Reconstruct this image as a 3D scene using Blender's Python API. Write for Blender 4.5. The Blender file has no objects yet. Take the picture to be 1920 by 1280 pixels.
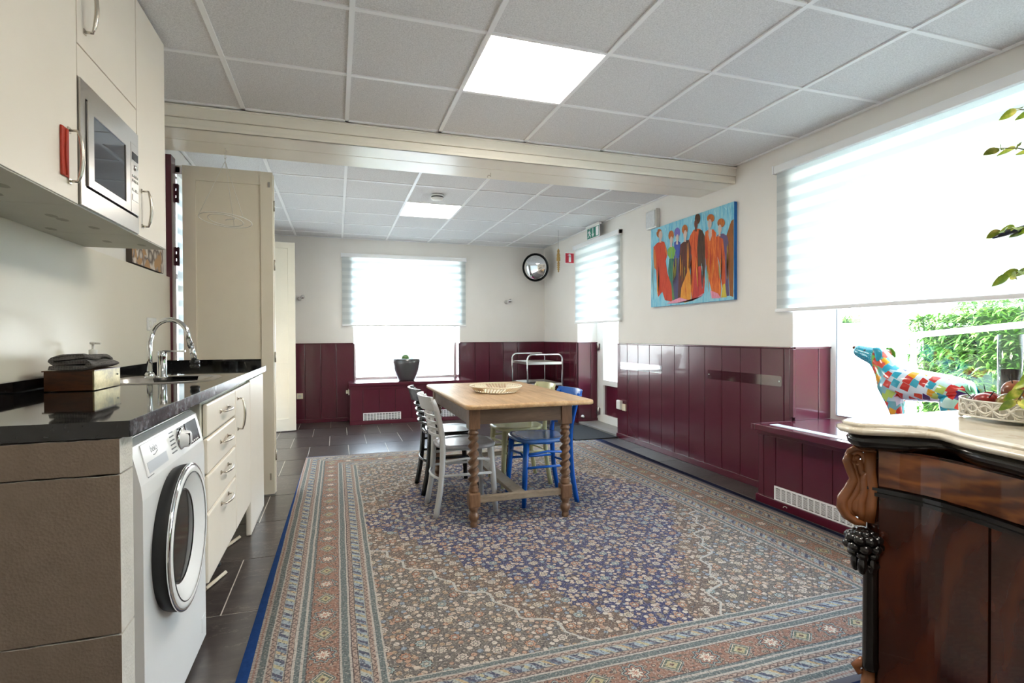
import bpy, bmesh, math, random
from mathutils import Vector, Matrix
R = math.radians
PI = math.pi
random.seed(7)
scene = bpy.context.scene
COL = scene.collection

# ------------------------------------------------------------------ camera, sky, sun, exposure
cam_d = bpy.data.cameras.new('camera')
cam = bpy.data.objects.new('camera', cam_d)
COL.objects.link(cam)
cam_d.sensor_width = 36
cam_d.lens = 990.02 / 1920 * 36
cam_d.shift_x = 12.17 / 1920
cam_d.clip_start = 0.02
CAM_H = 1.201
rx = Vector((0.95254, -0.30438, -0.004237))
uy = Vector((0.007059, 0.008170, 0.999942))
fw = Vector((0.304327, 0.952516, -0.009931))
cam.matrix_world = Matrix(((rx.x, uy.x, -fw.x, 0), (rx.y, uy.y, -fw.y, 0), (rx.z, uy.z, -fw.z, CAM_H), (0, 0, 0, 1)))
scene.camera = cam
vs = scene.view_settings
vs.view_transform = 'Standard'
vs.look = 'None'
vs.gamma = 1
vs.use_curve_mapping = False
vs.exposure = 1.38
scene.cycles.max_bounces = 10
scene.cycles.diffuse_bounces = 5
scene.cycles.glossy_bounces = 4
scene.cycles.transmission_bounces = 6
scene.cycles.transparent_max_bounces = 12
scene.cycles.sample_clamp_indirect = 6
scene.cycles.use_denoising = True
scene.cycles.caustics_reflective = False
scene.cycles.caustics_refractive = False

SKY = 6.5
SUN = 16.0
LED = 11.0
w = bpy.data.worlds.new('sky')
scene.world = w
w.use_nodes = True
nt = w.node_tree
nt.nodes.clear()
wo = nt.nodes.new('ShaderNodeOutputWorld')
bg = nt.nodes.new('ShaderNodeBackground')
tc = nt.nodes.new('ShaderNodeTexCoord')
sx = nt.nodes.new('ShaderNodeSeparateXYZ')
cr = nt.nodes.new('ShaderNodeValToRGB')
nt.links.new(tc.outputs['Generated'], sx.inputs[0])
nt.links.new(sx.outputs['Z'], cr.inputs[0])
nt.links.new(cr.outputs[0], bg.inputs[0])
nt.links.new(bg.outputs[0], wo.inputs[0])
e = cr.color_ramp.elements
e[0].position = 0.0
e[0].color = (1, 1, 1, 1)
e[1].position = 1.0
e[1].color = (0.45, 0.64, 1.0, 1)
m = e.new(0.12); m.color = (0.93, 0.97, 1.0, 1)
m = e.new(0.45); m.color = (0.66, 0.81, 1.0, 1)
bg.inputs[1].default_value = SKY

sun_d = bpy.data.lights.new('sun', 'SUN')
sun_d.energy = SUN
sun_d.angle = R(0.6)
sun_d.color = (1.0, 0.96, 0.9)
sun = bpy.data.objects.new('sun', sun_d)
COL.objects.link(sun)
sun.rotation_euler = (R(42), 0, R(-14))      # high, from behind the house, shining towards +Y
sun.location = (0, -8, 12)

# ------------------------------------------------------------------ helpers
def lin(c):
    return c / 12.92 if c <= 0.04045 else ((c + 0.055) / 1.055) ** 2.4

def rgb(h):
    if isinstance(h, (tuple, list)):
        return (h[0], h[1], h[2], 1)
    return (lin((h >> 16 & 255) / 255), lin((h >> 8 & 255) / 255), lin((h & 255) / 255), 1)

class V:
    """a float socket with arithmetic: expressions become Math nodes"""
    def __init__(s, g, k): s.g = g; s.k = k
    def __add__(a, b): return a.g.m('ADD', a, b)
    def __radd__(a, b): return a.g.m('ADD', b, a)
    def __sub__(a, b): return a.g.m('SUBTRACT', a, b)
    def __rsub__(a, b): return a.g.m('SUBTRACT', b, a)
    def __mul__(a, b): return a.g.m('MULTIPLY', a, b)
    def __rmul__(a, b): return a.g.m('MULTIPLY', b, a)
    def __truediv__(a, b): return a.g.m('DIVIDE', a, b)
    def fract(a): return a.g.m('FRACT', a)
    def floor(a): return a.g.m('FLOOR', a)
    def abs(a): return a.g.m('ABSOLUTE', a)
    def sin(a): return a.g.m('SINE', a)
    def gt(a, b): return a.g.m('GREATER_THAN', a, b)
    def lt(a, b): return a.g.m('LESS_THAN', a, b)
    def min(a, b): return a.g.m('MINIMUM', a, b)
    def max(a, b): return a.g.m('MAXIMUM', a, b)
    def sqrt(a): return a.g.m('SQRT', a)
    def atan2(a, b): return a.g.m('ARCTAN2', a, b)

class G:
    def __init__(s, name, rough=0.5, metal=0.0, spec=0.5, coat=0.0):
        s.mat = bpy.data.materials.new(name)
        s.mat.use_nodes = True
        s.t = s.mat.node_tree
        s.b = s.t.nodes['Principled BSDF']
        s.b.inputs['Roughness'].default_value = rough
        s.b.inputs['Metallic'].default_value = metal
        s.b.inputs['Specular IOR Level'].default_value = spec
        s.b.inputs['Coat Weight'].default_value = coat
    def n(s, ty): return s.t.nodes.new(ty)
    def put(s, inp, v):
        if isinstance(v, V): s.t.links.new(v.k, inp)
        elif hasattr(v, 'is_output'): s.t.links.new(v, inp)
        else: inp.default_value = v
    def m(s, op, *a):
        n = s.n('ShaderNodeMath'); n.operation = op
        for i, v in enumerate(a): s.put(n.inputs[i], v)
        return V(s, n.outputs[0])
    def obj(s):
        n = s.n('ShaderNodeTexCoord'); q = s.n('ShaderNodeSeparateXYZ')
        s.t.links.new(n.outputs['Object'], q.inputs[0])
        s.oc = n.outputs['Object']
        return [V(s, q.outputs[i]) for i in range(3)]
    def vec(s, x, y, z=0.0):
        n = s.n('ShaderNodeCombineXYZ')
        for i, v in enumerate((x, y, z)): s.put(n.inputs[i], v)
        return n.outputs[0]
    def noise(s, scale, vec=None, detail=3, rough=0.5, stretch=None):
        n = s.n('ShaderNodeTexNoise'); n.inputs['Scale'].default_value = scale
        n.inputs['Detail'].default_value = detail; n.inputs['Roughness'].default_value = rough
        if vec is None:
            if not hasattr(s, 'oc'): s.obj()
            vec = s.oc
        if stretch:
            mp = s.n('ShaderNodeMapping'); mp.inputs['Scale'].default_value = stretch
            s.t.links.new(vec, mp.inputs[0]); vec = mp.outputs[0]
        s.t.links.new(vec, n.inputs['Vector'])
        return V(s, n.outputs[0])
    def voro(s, scale, vec=None, feature='F1', rand=1.0, metric='EUCLIDEAN'):
        n = s.n('ShaderNodeTexVoronoi'); n.feature = feature
        if feature != 'DISTANCE_TO_EDGE': n.distance = metric
        n.inputs['Scale'].default_value = scale
        n.inputs['Randomness'].default_value = rand
        if vec is None:
            if not hasattr(s, 'oc'): s.obj()
            vec = s.oc
        s.t.links.new(vec, n.inputs['Vector'])
        return n
    def ramp(s, fac, stops, mode='LINEAR'):
        n = s.n('ShaderNodeValToRGB'); n.color_ramp.interpolation = mode
        el = n.color_ramp.elements
        el[0].position = stops[0][0]; el[0].color = rgb(stops[0][1])
        el[1].position = stops[-1][0]; el[1].color = rgb(stops[-1][1])
        for p, c in stops[1:-1]:
            q = el.new(p); q.color = rgb(c)
        s.put(n.inputs[0], fac)
        return n.outputs[0]
    def mix(s, fac, a, b, mode='MIX'):
        n = s.n('ShaderNodeMix'); n.data_type = 'RGBA'; n.blend_type = mode
        s.put(n.inputs[0], fac)
        for i, c in ((6, a), (7, b)):
            if isinstance(c, (int, tuple)): n.inputs[i].default_value = rgb(c)
            else: s.put(n.inputs[i], c)
        return n.outputs[2]
    def color(s, c):
        if isinstance(c, (int, tuple)): s.b.inputs['Base Color'].default_value = rgb(c)
        else: s.t.links.new(c, s.b.inputs['Base Color'])
    def rough(s, v): s.put(s.b.inputs['Roughness'], v)
    def bump(s, h, strength=0.3, dist=0.002):
        n = s.n('ShaderNodeBump'); n.inputs['Strength'].default_value = strength
        n.inputs['Distance'].default_value = dist
        s.put(n.inputs['Height'], h)
        s.t.links.new(n.outputs[0], s.b.inputs['Normal'])

def pm(name, c, rough=0.5, metal=0.0, var=0.06, vs=8, bump=0.0, bs=60, spec=0.5, coat=0.0, stretch=None, bd=0.001):
    """plain material with a little noise in the colour, and fine relief"""
    g = G(name, rough, metal, spec, coat)
    if var > 0:
        f = g.noise(vs, stretch=stretch)
        a = rgb(c)
        g.color(g.mix(f, tuple(max(0, k * (1 - var * 1.6)) for k in a[:3]), tuple(min(1, k * (1 + var * 1.6)) for k in a[:3])))
    else:
        g.color(c)
    if bump > 0:
        g.bump(g.noise(bs, detail=4, stretch=stretch), bump, bd)
    return g.mat

class MB:
    """collects shapes in world coordinates; build() links them as ONE mesh object"""
    def __init__(s): s.v = []; s.f = []; s.mi = []; s.sm = []
    def add(s, vs, fs, mi=0, smooth=False):
        o = len(s.v); s.v += [Vector(p) for p in vs]
        for f in fs:
            s.f.append([o + i for i in f]); s.mi.append(mi); s.sm.append(smooth)
        return s
    def box(s, x0, x1, y0, y1, z0, z1, mi=0, bev=0.0):
        if x0 > x1: x0, x1 = x1, x0
        if y0 > y1: y0, y1 = y1, y0
        if z0 > z1: z0, z1 = z1, z0
        if bev <= 0:
            p = [(x, y, z) for z in (z0, z1) for y in (y0, y1) for x in (x0, x1)]
            return s.add(p, [(0, 2, 3, 1), (4, 5, 7, 6), (0, 1, 5, 4), (2, 6, 7, 3), (0, 4, 6, 2), (1, 3, 7, 5)], mi)
        bm = bmesh.new()
        bmesh.ops.create_cube(bm, size=1)
        for q in bm.verts:
            q.co = Vector((x0 + (q.co.x + .5) * (x1 - x0), y0 + (q.co.y + .5) * (y1 - y0), z0 + (q.co.z + .5) * (z1 - z0)))
        bmesh.ops.bevel(bm, geom=bm.edges[:], offset=min(bev, .45 * min(x1 - x0, y1 - y0, z1 - z0)), segments=2, affect='EDGES', profile=0.6)
        bm.verts.index_update()
        s.add([q.co.copy() for q in bm.verts], [[q.index for q in f.verts] for f in bm.faces], mi)
        bm.free()
        return s
    def prism(s, pts, a, b, axis='z', mi=0, smooth=False):
        """polygon pts extruded along axis from a to b. axis z: pts (x,y); x: pts (y,z); y: pts (x,z)"""
        n = len(pts)
        def P(p, k): return {'z': (p[0], p[1], k), 'x': (k, p[0], p[1]), 'y': (p[0], k, p[1])}[axis]
        vs_ = [P(p, a) for p in pts] + [P(p, b) for p in pts]
        fs = [[i, (i + 1) % n, n + (i + 1) % n, n + i] for i in range(n)]
        s.add(vs_, fs, mi, smooth)
        s.add(vs_, [list(range(n))[::-1], list(range(n, 2 * n))], mi)
        return s
    def tube(s, pts, r, seg=10, mi=0, cap=True, closed=False, flat=None):
        pts = [Vector(p) for p in pts]; n = len(pts)
        rs = r if isinstance(r, (list, tuple)) else [r] * n
        vs_ = []; prev = None
        for i, p in enumerate(pts):
            if closed: d = pts[(i + 1) % n] - pts[i - 1]
            else: d = pts[min(i + 1, n - 1)] - pts[max(i - 1, 0)]
            d.normalize()
            if prev is None:
                a = Vector((0, 0, 1)) if abs(d.z) < .9 else Vector((1, 0, 0))
                u = d.cross(a).normalized()
            else:
                u = (prev - d * prev.dot(d))
                u = u.normalized() if u.length > 1e-6 else d.cross(Vector((0, 1, .3))).normalized()
            prev = u; w_ = d.cross(u)
            fx, fy = flat if flat else (1, 1)
            for k in range(seg):
                t = 2 * PI * k / seg
                vs_.append(p + u * math.cos(t) * rs[i] * fx + w_ * math.sin(t) * rs[i] * fy)
        fs = []
        for i in range(n if closed else n - 1):
            j = (i + 1) % n
            for k in range(seg):
                k2 = (k + 1) % seg
                fs.append([i * seg + k, i * seg + k2, j * seg + k2, j * seg + k])
        s.add(vs_, fs, mi, True)
        if cap and not closed:
            s.add(vs_, [list(range(seg))[::-1], [(n - 1) * seg + k for k in range(seg)]], mi)
        return s
    def lathe(s, prof, c=(0, 0, 0), axis='z', seg=24, mi=0, smooth=True, cap=True):
        """prof: list of (radius, height) along the axis from c"""
        c = Vector(c); n = len(prof); vs_ = []
        for r, h in prof:
            for k in range(seg):
                t = 2 * PI * k / seg
                a, b = r * math.cos(t), r * math.sin(t)
                vs_.append(c + {'z': Vector((a, b, h)), 'x': Vector((h, a, b)), 'y': Vector((b, h, a))}[axis])
        fs = []
        for i in range(n - 1):
            for k in range(seg):
                k2 = (k + 1) % seg
                fs.append([i * seg + k, i * seg + k2, (i + 1) * seg + k2, (i + 1) * seg + k])
        s.add(vs_, fs, mi, smooth)
        caps = []
        if not cap: return s
        if prof[0][0] > 1e-4: caps.append(list(range(seg))[::-1])
        if prof[-1][0] > 1e-4: caps.append([(n - 1) * seg + k for k in range(seg)])
        s.add(vs_, caps, mi)
        return s
    def ball(s, c, r, mi=0, seg=14, rings=8, sc=(1, 1, 1)):
        c = Vector(c); vs_ = []; fs = []
        for i in range(rings + 1):
            ph = PI * i / rings
            for k in range(seg):
                t = 2 * PI * k / seg
                vs_.append(c + Vector((r * sc[0] * math.sin(ph) * math.cos(t), r * sc[1] * math.sin(ph) * math.sin(t), r * sc[2] * math.cos(ph))))
        for i in range(rings):
            for k in range(seg):
                k2 = (k + 1) % seg
                fs.append([i * seg + k, (i + 1) * seg + k, (i + 1) * seg + k2, i * seg + k2])
        return s.add(vs_, fs, mi, True)
    def build(s, name, mats, parent=None, kind=None, label=None, xf=None):
        me = bpy.data.meshes.new(name)
        o = Vector((0, 0, 0))
        if parent is not None:
            q = parent
            while q is not None:
                o += q.location; q = q.parent
        vv = [xf @ p if xf else p for p in s.v]
        me.from_pydata([(p - o)[:] for p in vv], [], s.f)
        for p, k, q in zip(me.polygons, s.mi, s.sm):
            p.material_index = k; p.use_smooth = q
        bm = bmesh.new(); bm.from_mesh(me)
        bmesh.ops.remove_doubles(bm, verts=bm.verts[:], dist=1e-5)
        bmesh.ops.recalc_face_normals(bm, faces=bm.faces[:])
        bm.to_mesh(me); bm.free()
        for m_ in (mats if isinstance(mats, (list, tuple)) else [mats]): me.materials.append(m_)
        ob = bpy.data.objects.new(name, me)
        COL.objects.link(ob)
        if parent is not None: ob.parent = parent
        if kind: ob['kind'] = kind
        if label: ob['label'] = label
        return ob

def thing(name, label, cat, loc=(0, 0, 0), group=None):
    o = bpy.data.objects.new(name, None); COL.objects.link(o)
    o.empty_display_size = 0.05
    o.location = loc; o['label'] = label; o['category'] = cat
    if group: o['group'] = group
    return o

def tag(o, label, cat, group=None):
    o['label'] = label; o['category'] = cat
    if group: o['group'] = group
    return o

def copy_tree(o, parent=None):
    c = o.copy(); COL.objects.link(c); c.parent = parent
    for ch in list(o.children): copy_tree(ch, c)
    return c

def piece(name, mesh, loc, parent, rot=0):
    """a further piece sharing mesh data"""
    o = bpy.data.objects.new(name, mesh); COL.objects.link(o)
    o.parent = parent; o.location = loc; o.rotation_euler[2] = rot
    return o

def arc(cx, cz, r, a0, a1, n):
    return [(cx + r * math.cos(R(a0 + (a1 - a0) * i / n)), cz + r * math.sin(R(a0 + (a1 - a0) * i / n))) for i in range(n + 1)]

def shade_by_angle(o, deg=35):
    for p in o.data.polygons: p.use_smooth = True
    try: o.data.set_sharp_from_angle(angle=R(deg))
    except Exception: pass
    return o

# ------------------------------------------------------------------ materials
def wall_mat():
    g = G('plaster_white', 0.85, spec=0.3)
    g.color(g.mix(g.noise(3), 0xE8E4DE, 0xEFECE7))
    g.bump(g.noise(180, detail=5), 0.35, 0.0015)
    return g.mat
M_WALL = wall_mat()
M_PURPLE = pm('burgundy_gloss_paint', 0x541A2B, 0.22, var=0.04, vs=5, bump=0.05, bs=14, coat=0.3)
M_PURPLE_D = pm('burgundy_groove', 0x35101C, 0.5, var=0.04)
M_BEAM = pm('cream_beam_paint', 0xF1ECDF, 0.3, var=0.02, bump=0.06, bs=25)
M_CREAM = pm('cream_cabinet_lacquer', 0xEFE6D8, 0.38, var=0.015, bump=0.02, bs=120)
M_CREAM_D = pm('cream_door_paint', 0xEAE1CE, 0.35, var=0.02, bump=0.05, bs=40)
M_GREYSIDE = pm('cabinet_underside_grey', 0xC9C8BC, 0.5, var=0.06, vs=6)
M_WHITE = pm('white_enamel', 0xF0F1F2, 0.22, var=0.01)
M_PLASTIC = pm('white_plastic', 0xE9E8E4, 0.4, var=0.02)
M_IVORY = pm('ivory_plastic', 0xE6DDC4, 0.4, var=0.02)
M_FRAME = pm('white_window_frame', 0xF1F1EE, 0.35, var=0.01)
M_BLACK = pm('black_gloss', 0x0C0C0D, 0.15, var=0.0)
M_DARK = pm('dark_void', 0x141312, 0.9, var=0.1)
M_RUBBER = pm('black_rubber', 0x17181A, 0.55, var=0.05)
M_CHROME = pm('chrome', 0xE6E8EA, 0.07, 1.0, var=0.0)
M_STEEL = pm('brushed_steel', 0xC5C2BE, 0.28, 1.0, var=0.04, vs=30, stretch=(1, 1, 12))
M_NICKEL = pm('satin_nickel', 0xCDC6BA, 0.25, 1.0, var=0.05)
M_BRONZE = pm('pot_bronze', 0x5E5F60, 0.18, 0.3, var=0.15, vs=5)
M_WIRE = pm('white_wire', 0xE4E0D6, 0.4, var=0.02)

def tile_mat():
    g = G('ceiling_tile_fleck', 0.9, spec=0.2)
    f = g.noise(150, detail=3, rough=0.7)
    g.color(g.ramp(f, [(0.3, 0xC8C8C9), (0.5, 0xDCDCDD), (0.68, 0xEAEAEB)]))
    g.bump(f, 0.4, 0.001)
    return g.mat
M_TILE = tile_mat()
M_RAIL = pm('ceiling_rail_white', 0xF2F3F4, 0.35, var=0.01)

def emis(name, col, strength):
    m_ = bpy.data.materials.new(name); m_.use_nodes = True
    b = m_.node_tree.nodes['Principled BSDF']
    b.inputs['Base Color'].default_value = (0.9, 0.9, 0.9, 1)
    b.inputs['Emission Color'].default_value = col
    b.inputs['Emission Strength'].default_value = strength
    return m_
M_LED = emis('led_panel_lit', (1, 0.93, 0.82, 1), LED)

def glass_mat(name, tint=(1, 1, 1), gloss=1.0, rough=0.0):
    m_ = bpy.data.materials.new(name); m_.use_nodes = True
    t = m_.node_tree; t.nodes.clear()
    o = t.nodes.new('ShaderNodeOutputMaterial'); mx = t.nodes.new('ShaderNodeMixShader')
    a = t.nodes.new('ShaderNodeBsdfTransparent'); b = t.nodes.new('ShaderNodeBsdfGlossy')
    fr = t.nodes.new('ShaderNodeFresnel')
    ge = t.nodes.new('ShaderNodeNewGeometry'); mr_ = t.nodes.new('ShaderNodeMapRange')
    mr_.inputs[3].default_value = 1.45; mr_.inputs[4].default_value = 1 / 1.45
    t.links.new(ge.outputs['Backfacing'], mr_.inputs[0]); t.links.new(mr_.outputs[0], fr.inputs[0])
    mu = t.nodes.new('ShaderNodeMath'); mu.operation = 'MULTIPLY'; mu.inputs[1].default_value = gloss
    a.inputs[0].default_value = (*tint, 1); b.inputs['Roughness'].default_value = rough
    t.links.new(fr.outputs[0], mu.inputs[0]); t.links.new(mu.outputs[0], mx.inputs[0])
    t.links.new(a.outputs[0], mx.inputs[1]); t.links.new(b.outputs[0], mx.inputs[2])
    t.links.new(mx.outputs[0], o.inputs[0])
    return m_
M_GLASS = glass_mat('window_glass', (0.97, 0.99, 0.98))
M_ACRYL = glass_mat('clear_acrylic', (0.90, 0.88, 0.88), 2.2, 0.06)

def blind_mat():
    """zebra roller blind: woven bands that let more or less daylight through"""
    m_ = bpy.data.materials.new('zebra_blind_fabric'); m_.use_nodes = True
    g = G.__new__(G); g.mat = m_; g.t = m_.node_tree; t = g.t; t.nodes.clear()
    x, y, z = g.obj()
    band = ((z / 0.105).fract() - 0.5).abs()
    f = g.ramp(band, [(0.20, 0x000000), (0.26, 0xFFFFFF)])
    o = t.nodes.new('ShaderNodeOutputMaterial')
    d = t.nodes.new('ShaderNodeBsdfDiffuse'); tr = t.nodes.new('ShaderNodeBsdfTranslucent'); tp = t.nodes.new('ShaderNodeBsdfTransparent')
    d.inputs[0].default_value = rgb(0xEDF0EF)
    t.links.new(g.mix(f, 0x8C999D, 0xB8C0C0), tr.inputs[0])
    m1 = t.nodes.new('ShaderNodeMixShader'); m1.inputs[0].default_value = 0.5
    t.links.new(d.outputs[0], m1.inputs[1]); t.links.new(tr.outputs[0], m1.inputs[2])
    m2 = t.nodes.new('ShaderNodeMixShader')
    k = t.nodes.new('ShaderNodeMapRange'); k.inputs[3].default_value = 0.0; k.inputs[4].default_value = 0.05
    t.links.new(f, k.inputs[0]); t.links.new(k.outputs[0], m2.inputs[0])
    t.links.new(m1.outputs[0], m2.inputs[1]); t.links.new(tp.outputs[0], m2.inputs[2])
    t.links.new(m2.outputs[0], o.inputs[0])
    return m_
M_BLIND = blind_mat()

def granite():
    g = G('black_granite', 0.04, spec=0.6)
    v1 = g.voro(260); f = g.noise(70, detail=5, rough=0.75)
    c = g.ramp(f, [(0.45, 0x060607), (0.60, 0x17181A), (0.72, 0x4A4C50)])
    g.color(c)
    return g.mat
M_GRANITE = granite()

def slate():
    g = G('slate_floor_tile', 0.3, spec=0.5)
    oi = g.n('ShaderNodeObjectInfo')
    rnd = V(g, oi.outputs['Random'])
    x, y, z = g.obj()
    v = g.vec(x + rnd * 31.0, y * 2.2 + rnd * 17.0, z)
    f = g.noise(6, v, detail=8, rough=0.65)
    base = g.ramp(f, [(0.30, 0x332D2C), (0.46, 0x3F3837), (0.58, 0x494240), (0.75, 0x645D57)])
    vein = g.noise(2.2, v, detail=8, rough=0.7)
    line = (vein - 0.5).abs().lt(0.006)
    c = g.mix(line * 0.5, base, 0x7A726B)
    g.color(g.mix(1.0, c, g.ramp(rnd, [(0, (0.72, 0.71, 0.72)), (1, (1.0, 0.97, 0.94))]), 'MULTIPLY'))
    g.rough(f * 0.10 + 0.26)
    g.bump(f, 0.05, 0.002)
    return g.mat
M_SLATE = slate()
M_GROUT = pm('light_grout', 0xCFCAC1, 0.8, var=0.1)

def wood(name, c1, c2, c3, rough=0.35, coat=0.0, stretch=(1, 14, 14), scale=3.0, bump=0.1):
    g = G(name, rough, coat=coat)
    g.obj()
    f = g.noise(scale, stretch=stretch, detail=6, rough=0.6)
    f2 = g.noise(scale * 6, stretch=stretch, detail=3)
    g.color(g.mix(0.25, g.ramp(f, [(0.3, c1), (0.5, c2), (0.7, c3)]), g.ramp(f2, [(0.35, c1), (0.65, c3)])))
    if bump: g.bump(f2, bump, 0.0006)
    return g.mat
M_TABLETOP = wood('worn_pine_top', 0x9A7650, 0xBD986C, 0xD0B089, 0.42, stretch=(9, 0.8, 9))
M_OAKX = wood('dark_oak_rail', 0x3F3024, 0x5B4636, 0x6F5845, 0.4, stretch=(1, 10, 10))
M_OAK = wood('dark_oak_leg', 0x4A3323, 0x6B4B35, 0x89674B, 0.36, stretch=(10, 10, 1.2))
M_OAKG = wood('greyed_oak_stretcher', 0x6A5B4C, 0x84735F, 0x978873, 0.6, stretch=(2, 2, 10))

def mahogany(name, stretch, c=(0x2C1206, 0x5C2A12, 0x88481F), rough=0.18, coat=0.5):
    g = G(name, rough, coat=coat)
    x, y, z = g.obj()
    v = g.vec(x * stretch[0], y * stretch[1], z * stretch[2])
    wv = g.n('ShaderNodeTexWave'); wv.wave_type = 'BANDS'; wv.bands_direction = 'DIAGONAL'
    wv.inputs['Scale'].default_value = 1.6; wv.inputs['Distortion'].default_value = 7
    wv.inputs['Detail'].default_value = 3; wv.inputs['Detail Scale'].default_value = 1.4
    g.t.links.new(v, wv.inputs['Vector'])
    f = V(g, wv.outputs[1]) * 0.45 + g.noise(3, v, detail=5) * 0.6
    g.color(g.ramp(f, [(0.28, c[0]), (0.52, c[1]), (0.78, c[2])]))
    return g.mat
M_MAHOG = mahogany('flame_mahogany_door', (3, 3, 1.2), (0x34140A, 0x43190B, 0x552411))
M_MAHOG_F = mahogany('walnut_frieze', (6, 2.0, 9), (0x54280F, 0x743D1A, 0x8E5024))
M_EBONY = pm('ebonised_black_wood', 0x0F0D0D, 0.2, var=0.1, coat=0.4)
M_CARVE = pm('carved_walnut', 0x86512F, 0.25, var=0.2, vs=14, coat=0.3)

def marble():
    g = G('pale_marble', 0.1)
    f = g.noise(5, detail=8, rough=0.6)
    v2 = g.noise(2.5, detail=6, rough=0.6)
    line = (v2 - 0.5).abs().lt(0.012)
    g.color(g.mix(line * 0.35, g.ramp(f, [(0.35, 0xD6CDBC), (0.55, 0xE6DFD0), (0.7, 0xEEE9DD)]), 0xC0B196))
    return g.mat
M_MARBLE = marble()

# ------------------------------------------------------------------ the room shell
XW, YW, XL, ZC = 3.176, 7.882, -1.12, 2.60
Y0 = -2.4
PT = 1.10          # top of the wall boarding

# floor: grout bed and slate tiles 0.40 x 0.60 in running bond
fl = MB().box(XL - .3, XW + .36, Y0 - .1, YW + .3, -0.06, -0.002).build('floor', M_GROUT, None, 'structure')
tiles = {}
def floor_tile(x0, x1, y0, y1):
    w_, l_ = round(x1 - x0, 3), round(y1 - y0, 3)
    if w_ < 0.03 or l_ < 0.03: return
    key = (w_, l_)
    if key not in tiles:
        o = MB().box(0, w_, 0, l_, -0.02, 0.0).build('tile', M_SLATE, fl)
        o.location = (x0, y0, 0); tiles[key] = o.data
    else:
        piece('tile', tiles[key], (x0, y0, 0), fl)
GR = 0.006
row = 0
yy = 7.34
while yy > 0.4: yy -= 0.6
row = 0
n_rows = []
y = yy
while y < YW + 0.25:
    n_rows.append(y); y += 0.6
for y in n_rows:
    k = int(round((y - 6.74) / 0.6))
    off = -0.287 if k % 2 == 0 else -0.087
    x = off - 0.4 * 3
    while x < XW + 0.3:
        a, b = max(x + GR / 2, XL), min(x + 0.4 - GR / 2, XW + (0.3 if 5.5 < y + .3 < 6.8 else 0.0))
        floor_tile(round(a, 4), round(b, 4), round(y + GR / 2, 4), round(min(y + 0.6, YW) - GR / 2, 4))
        x += 0.4

# walls
wr = MB()
WO = XW + 0.36
wr.box(XW, WO, Y0, 0.30, 0, 2.66)
wr.box(XW, WO, 0.30, 3.036, 0, 0.56)
wr.box(XW, WO, 0.30, 3.036, 2.43, 2.66)
wr.box(XW, WO, 3.036, 5.55, 0, 2.66)
wr.box(XW, WO, 5.55, 6.66, 2.42, 2.66)
wr.box(XW, WO, 6.66, YW + .36, 0, 2.66)
wall_r = wr.build('wall_right', M_WALL, None, 'structure')
wf = MB()
wf.box(XL - .25, 0.225, YW, YW + .36, 0, 2.66)
wf.box(1.785, XW, YW, YW + .36, 0, 2.66)
wf.box(0.225, 1.785, YW, YW + .36, 0, 0.55)
wf.box(0.225, 1.785, YW, YW + .36, 2.38, 2.66)
wall_f = wf.build('wall_far', M_WALL, None, 'structure')
wl = MB()
wl.box(XL - .25, XL, Y0, 4.26, 0, 2.66)
wl.box(XL - .25, XL, 4.26, 7.25, 2.46, 2.66)
wl.box(XL - .25, XL, 7.25, YW, 0, 2.66)
wall_l = wl.build('wall_left', M_WALL, None, 'structure')
wall_b = MB().box(XL - .25, WO, Y0 - .2, Y0, 0, 2.66).build('wall_back', M_WALL, None, 'structure')

# wall boarding: every board its own piece, chamfered joints, backing in the groove
def boards(parent, plane, pos, sign, cuts, z0, z1, th=0.016, gap=0.005):
    """plane 'x': boards on a wall at x=pos facing sign; cuts along y.  plane 'y': the other way"""
    bk = MB()
    a, b = cuts[0], cuts[-1]
    if plane == 'x': bk.box(pos, pos + sign * 0.006, a, b, z0, z1)
    else: bk.box(a, b, pos, pos + sign * 0.006, z0, z1)
    bk.build('backing', M_PURPLE_D, parent)
    for c0, c1 in zip(cuts[:-1], cuts[1:]):
        mb = MB()
        if plane == 'x': mb.box(pos + sign * 0.006, pos + sign * th, c0 + gap / 2, c1 - gap / 2, z0, z1, bev=0.0035)
        else: mb.box(c0 + gap / 2, c1 - gap / 2, pos + sign * 0.006, pos + sign * th, z0, z1, bev=0.0035)
        mb.build('board', M_PURPLE, parent)
boards(wall_f, 'y', YW, -1, [XL, -0.875, -0.65, -0.427, -0.215, -0.007, 0.225], 0.05, PT)
boards(wall_f, 'y', YW, -1, [1.785, 2.02, 2.25, 2.477, 2.706, 2.93, XW], 0.05, PT)
boards(wall_r, 'x', XW, -1, [6.66, 6.878, 7.088, 7.33, 7.584, YW - .02], 0.05, PT)
boards(wall_r, 'x', XW, -1, [3.036, 3.103, 3.327, 3.549, 3.77, 3.992, 4.214, 4.438, 4.656, 4.876, 5.098, 5.322, 5.55], 0.05, PT)
boards(wall_r, 'x', XW, -1, [-0.4, -0.17, 0.05, 0.30], 0.05, PT)
# reveals of door niche and window
boards(wall_r, 'y', 6.66, -1, [XW, 3.37, 3.47], 0.05, PT)
boards(wall_r, 'y', 3.036, -1, [XW, 3.40, 3.535], 0.575, PT)
boards(wall_f, 'x', 1.785, -1, [YW, 8.02, 8.15], 0.55, PT)
boards(wall_f, 'x', 0.225, 1, [YW, 8.02, 8.15], 0.55, PT)
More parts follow.
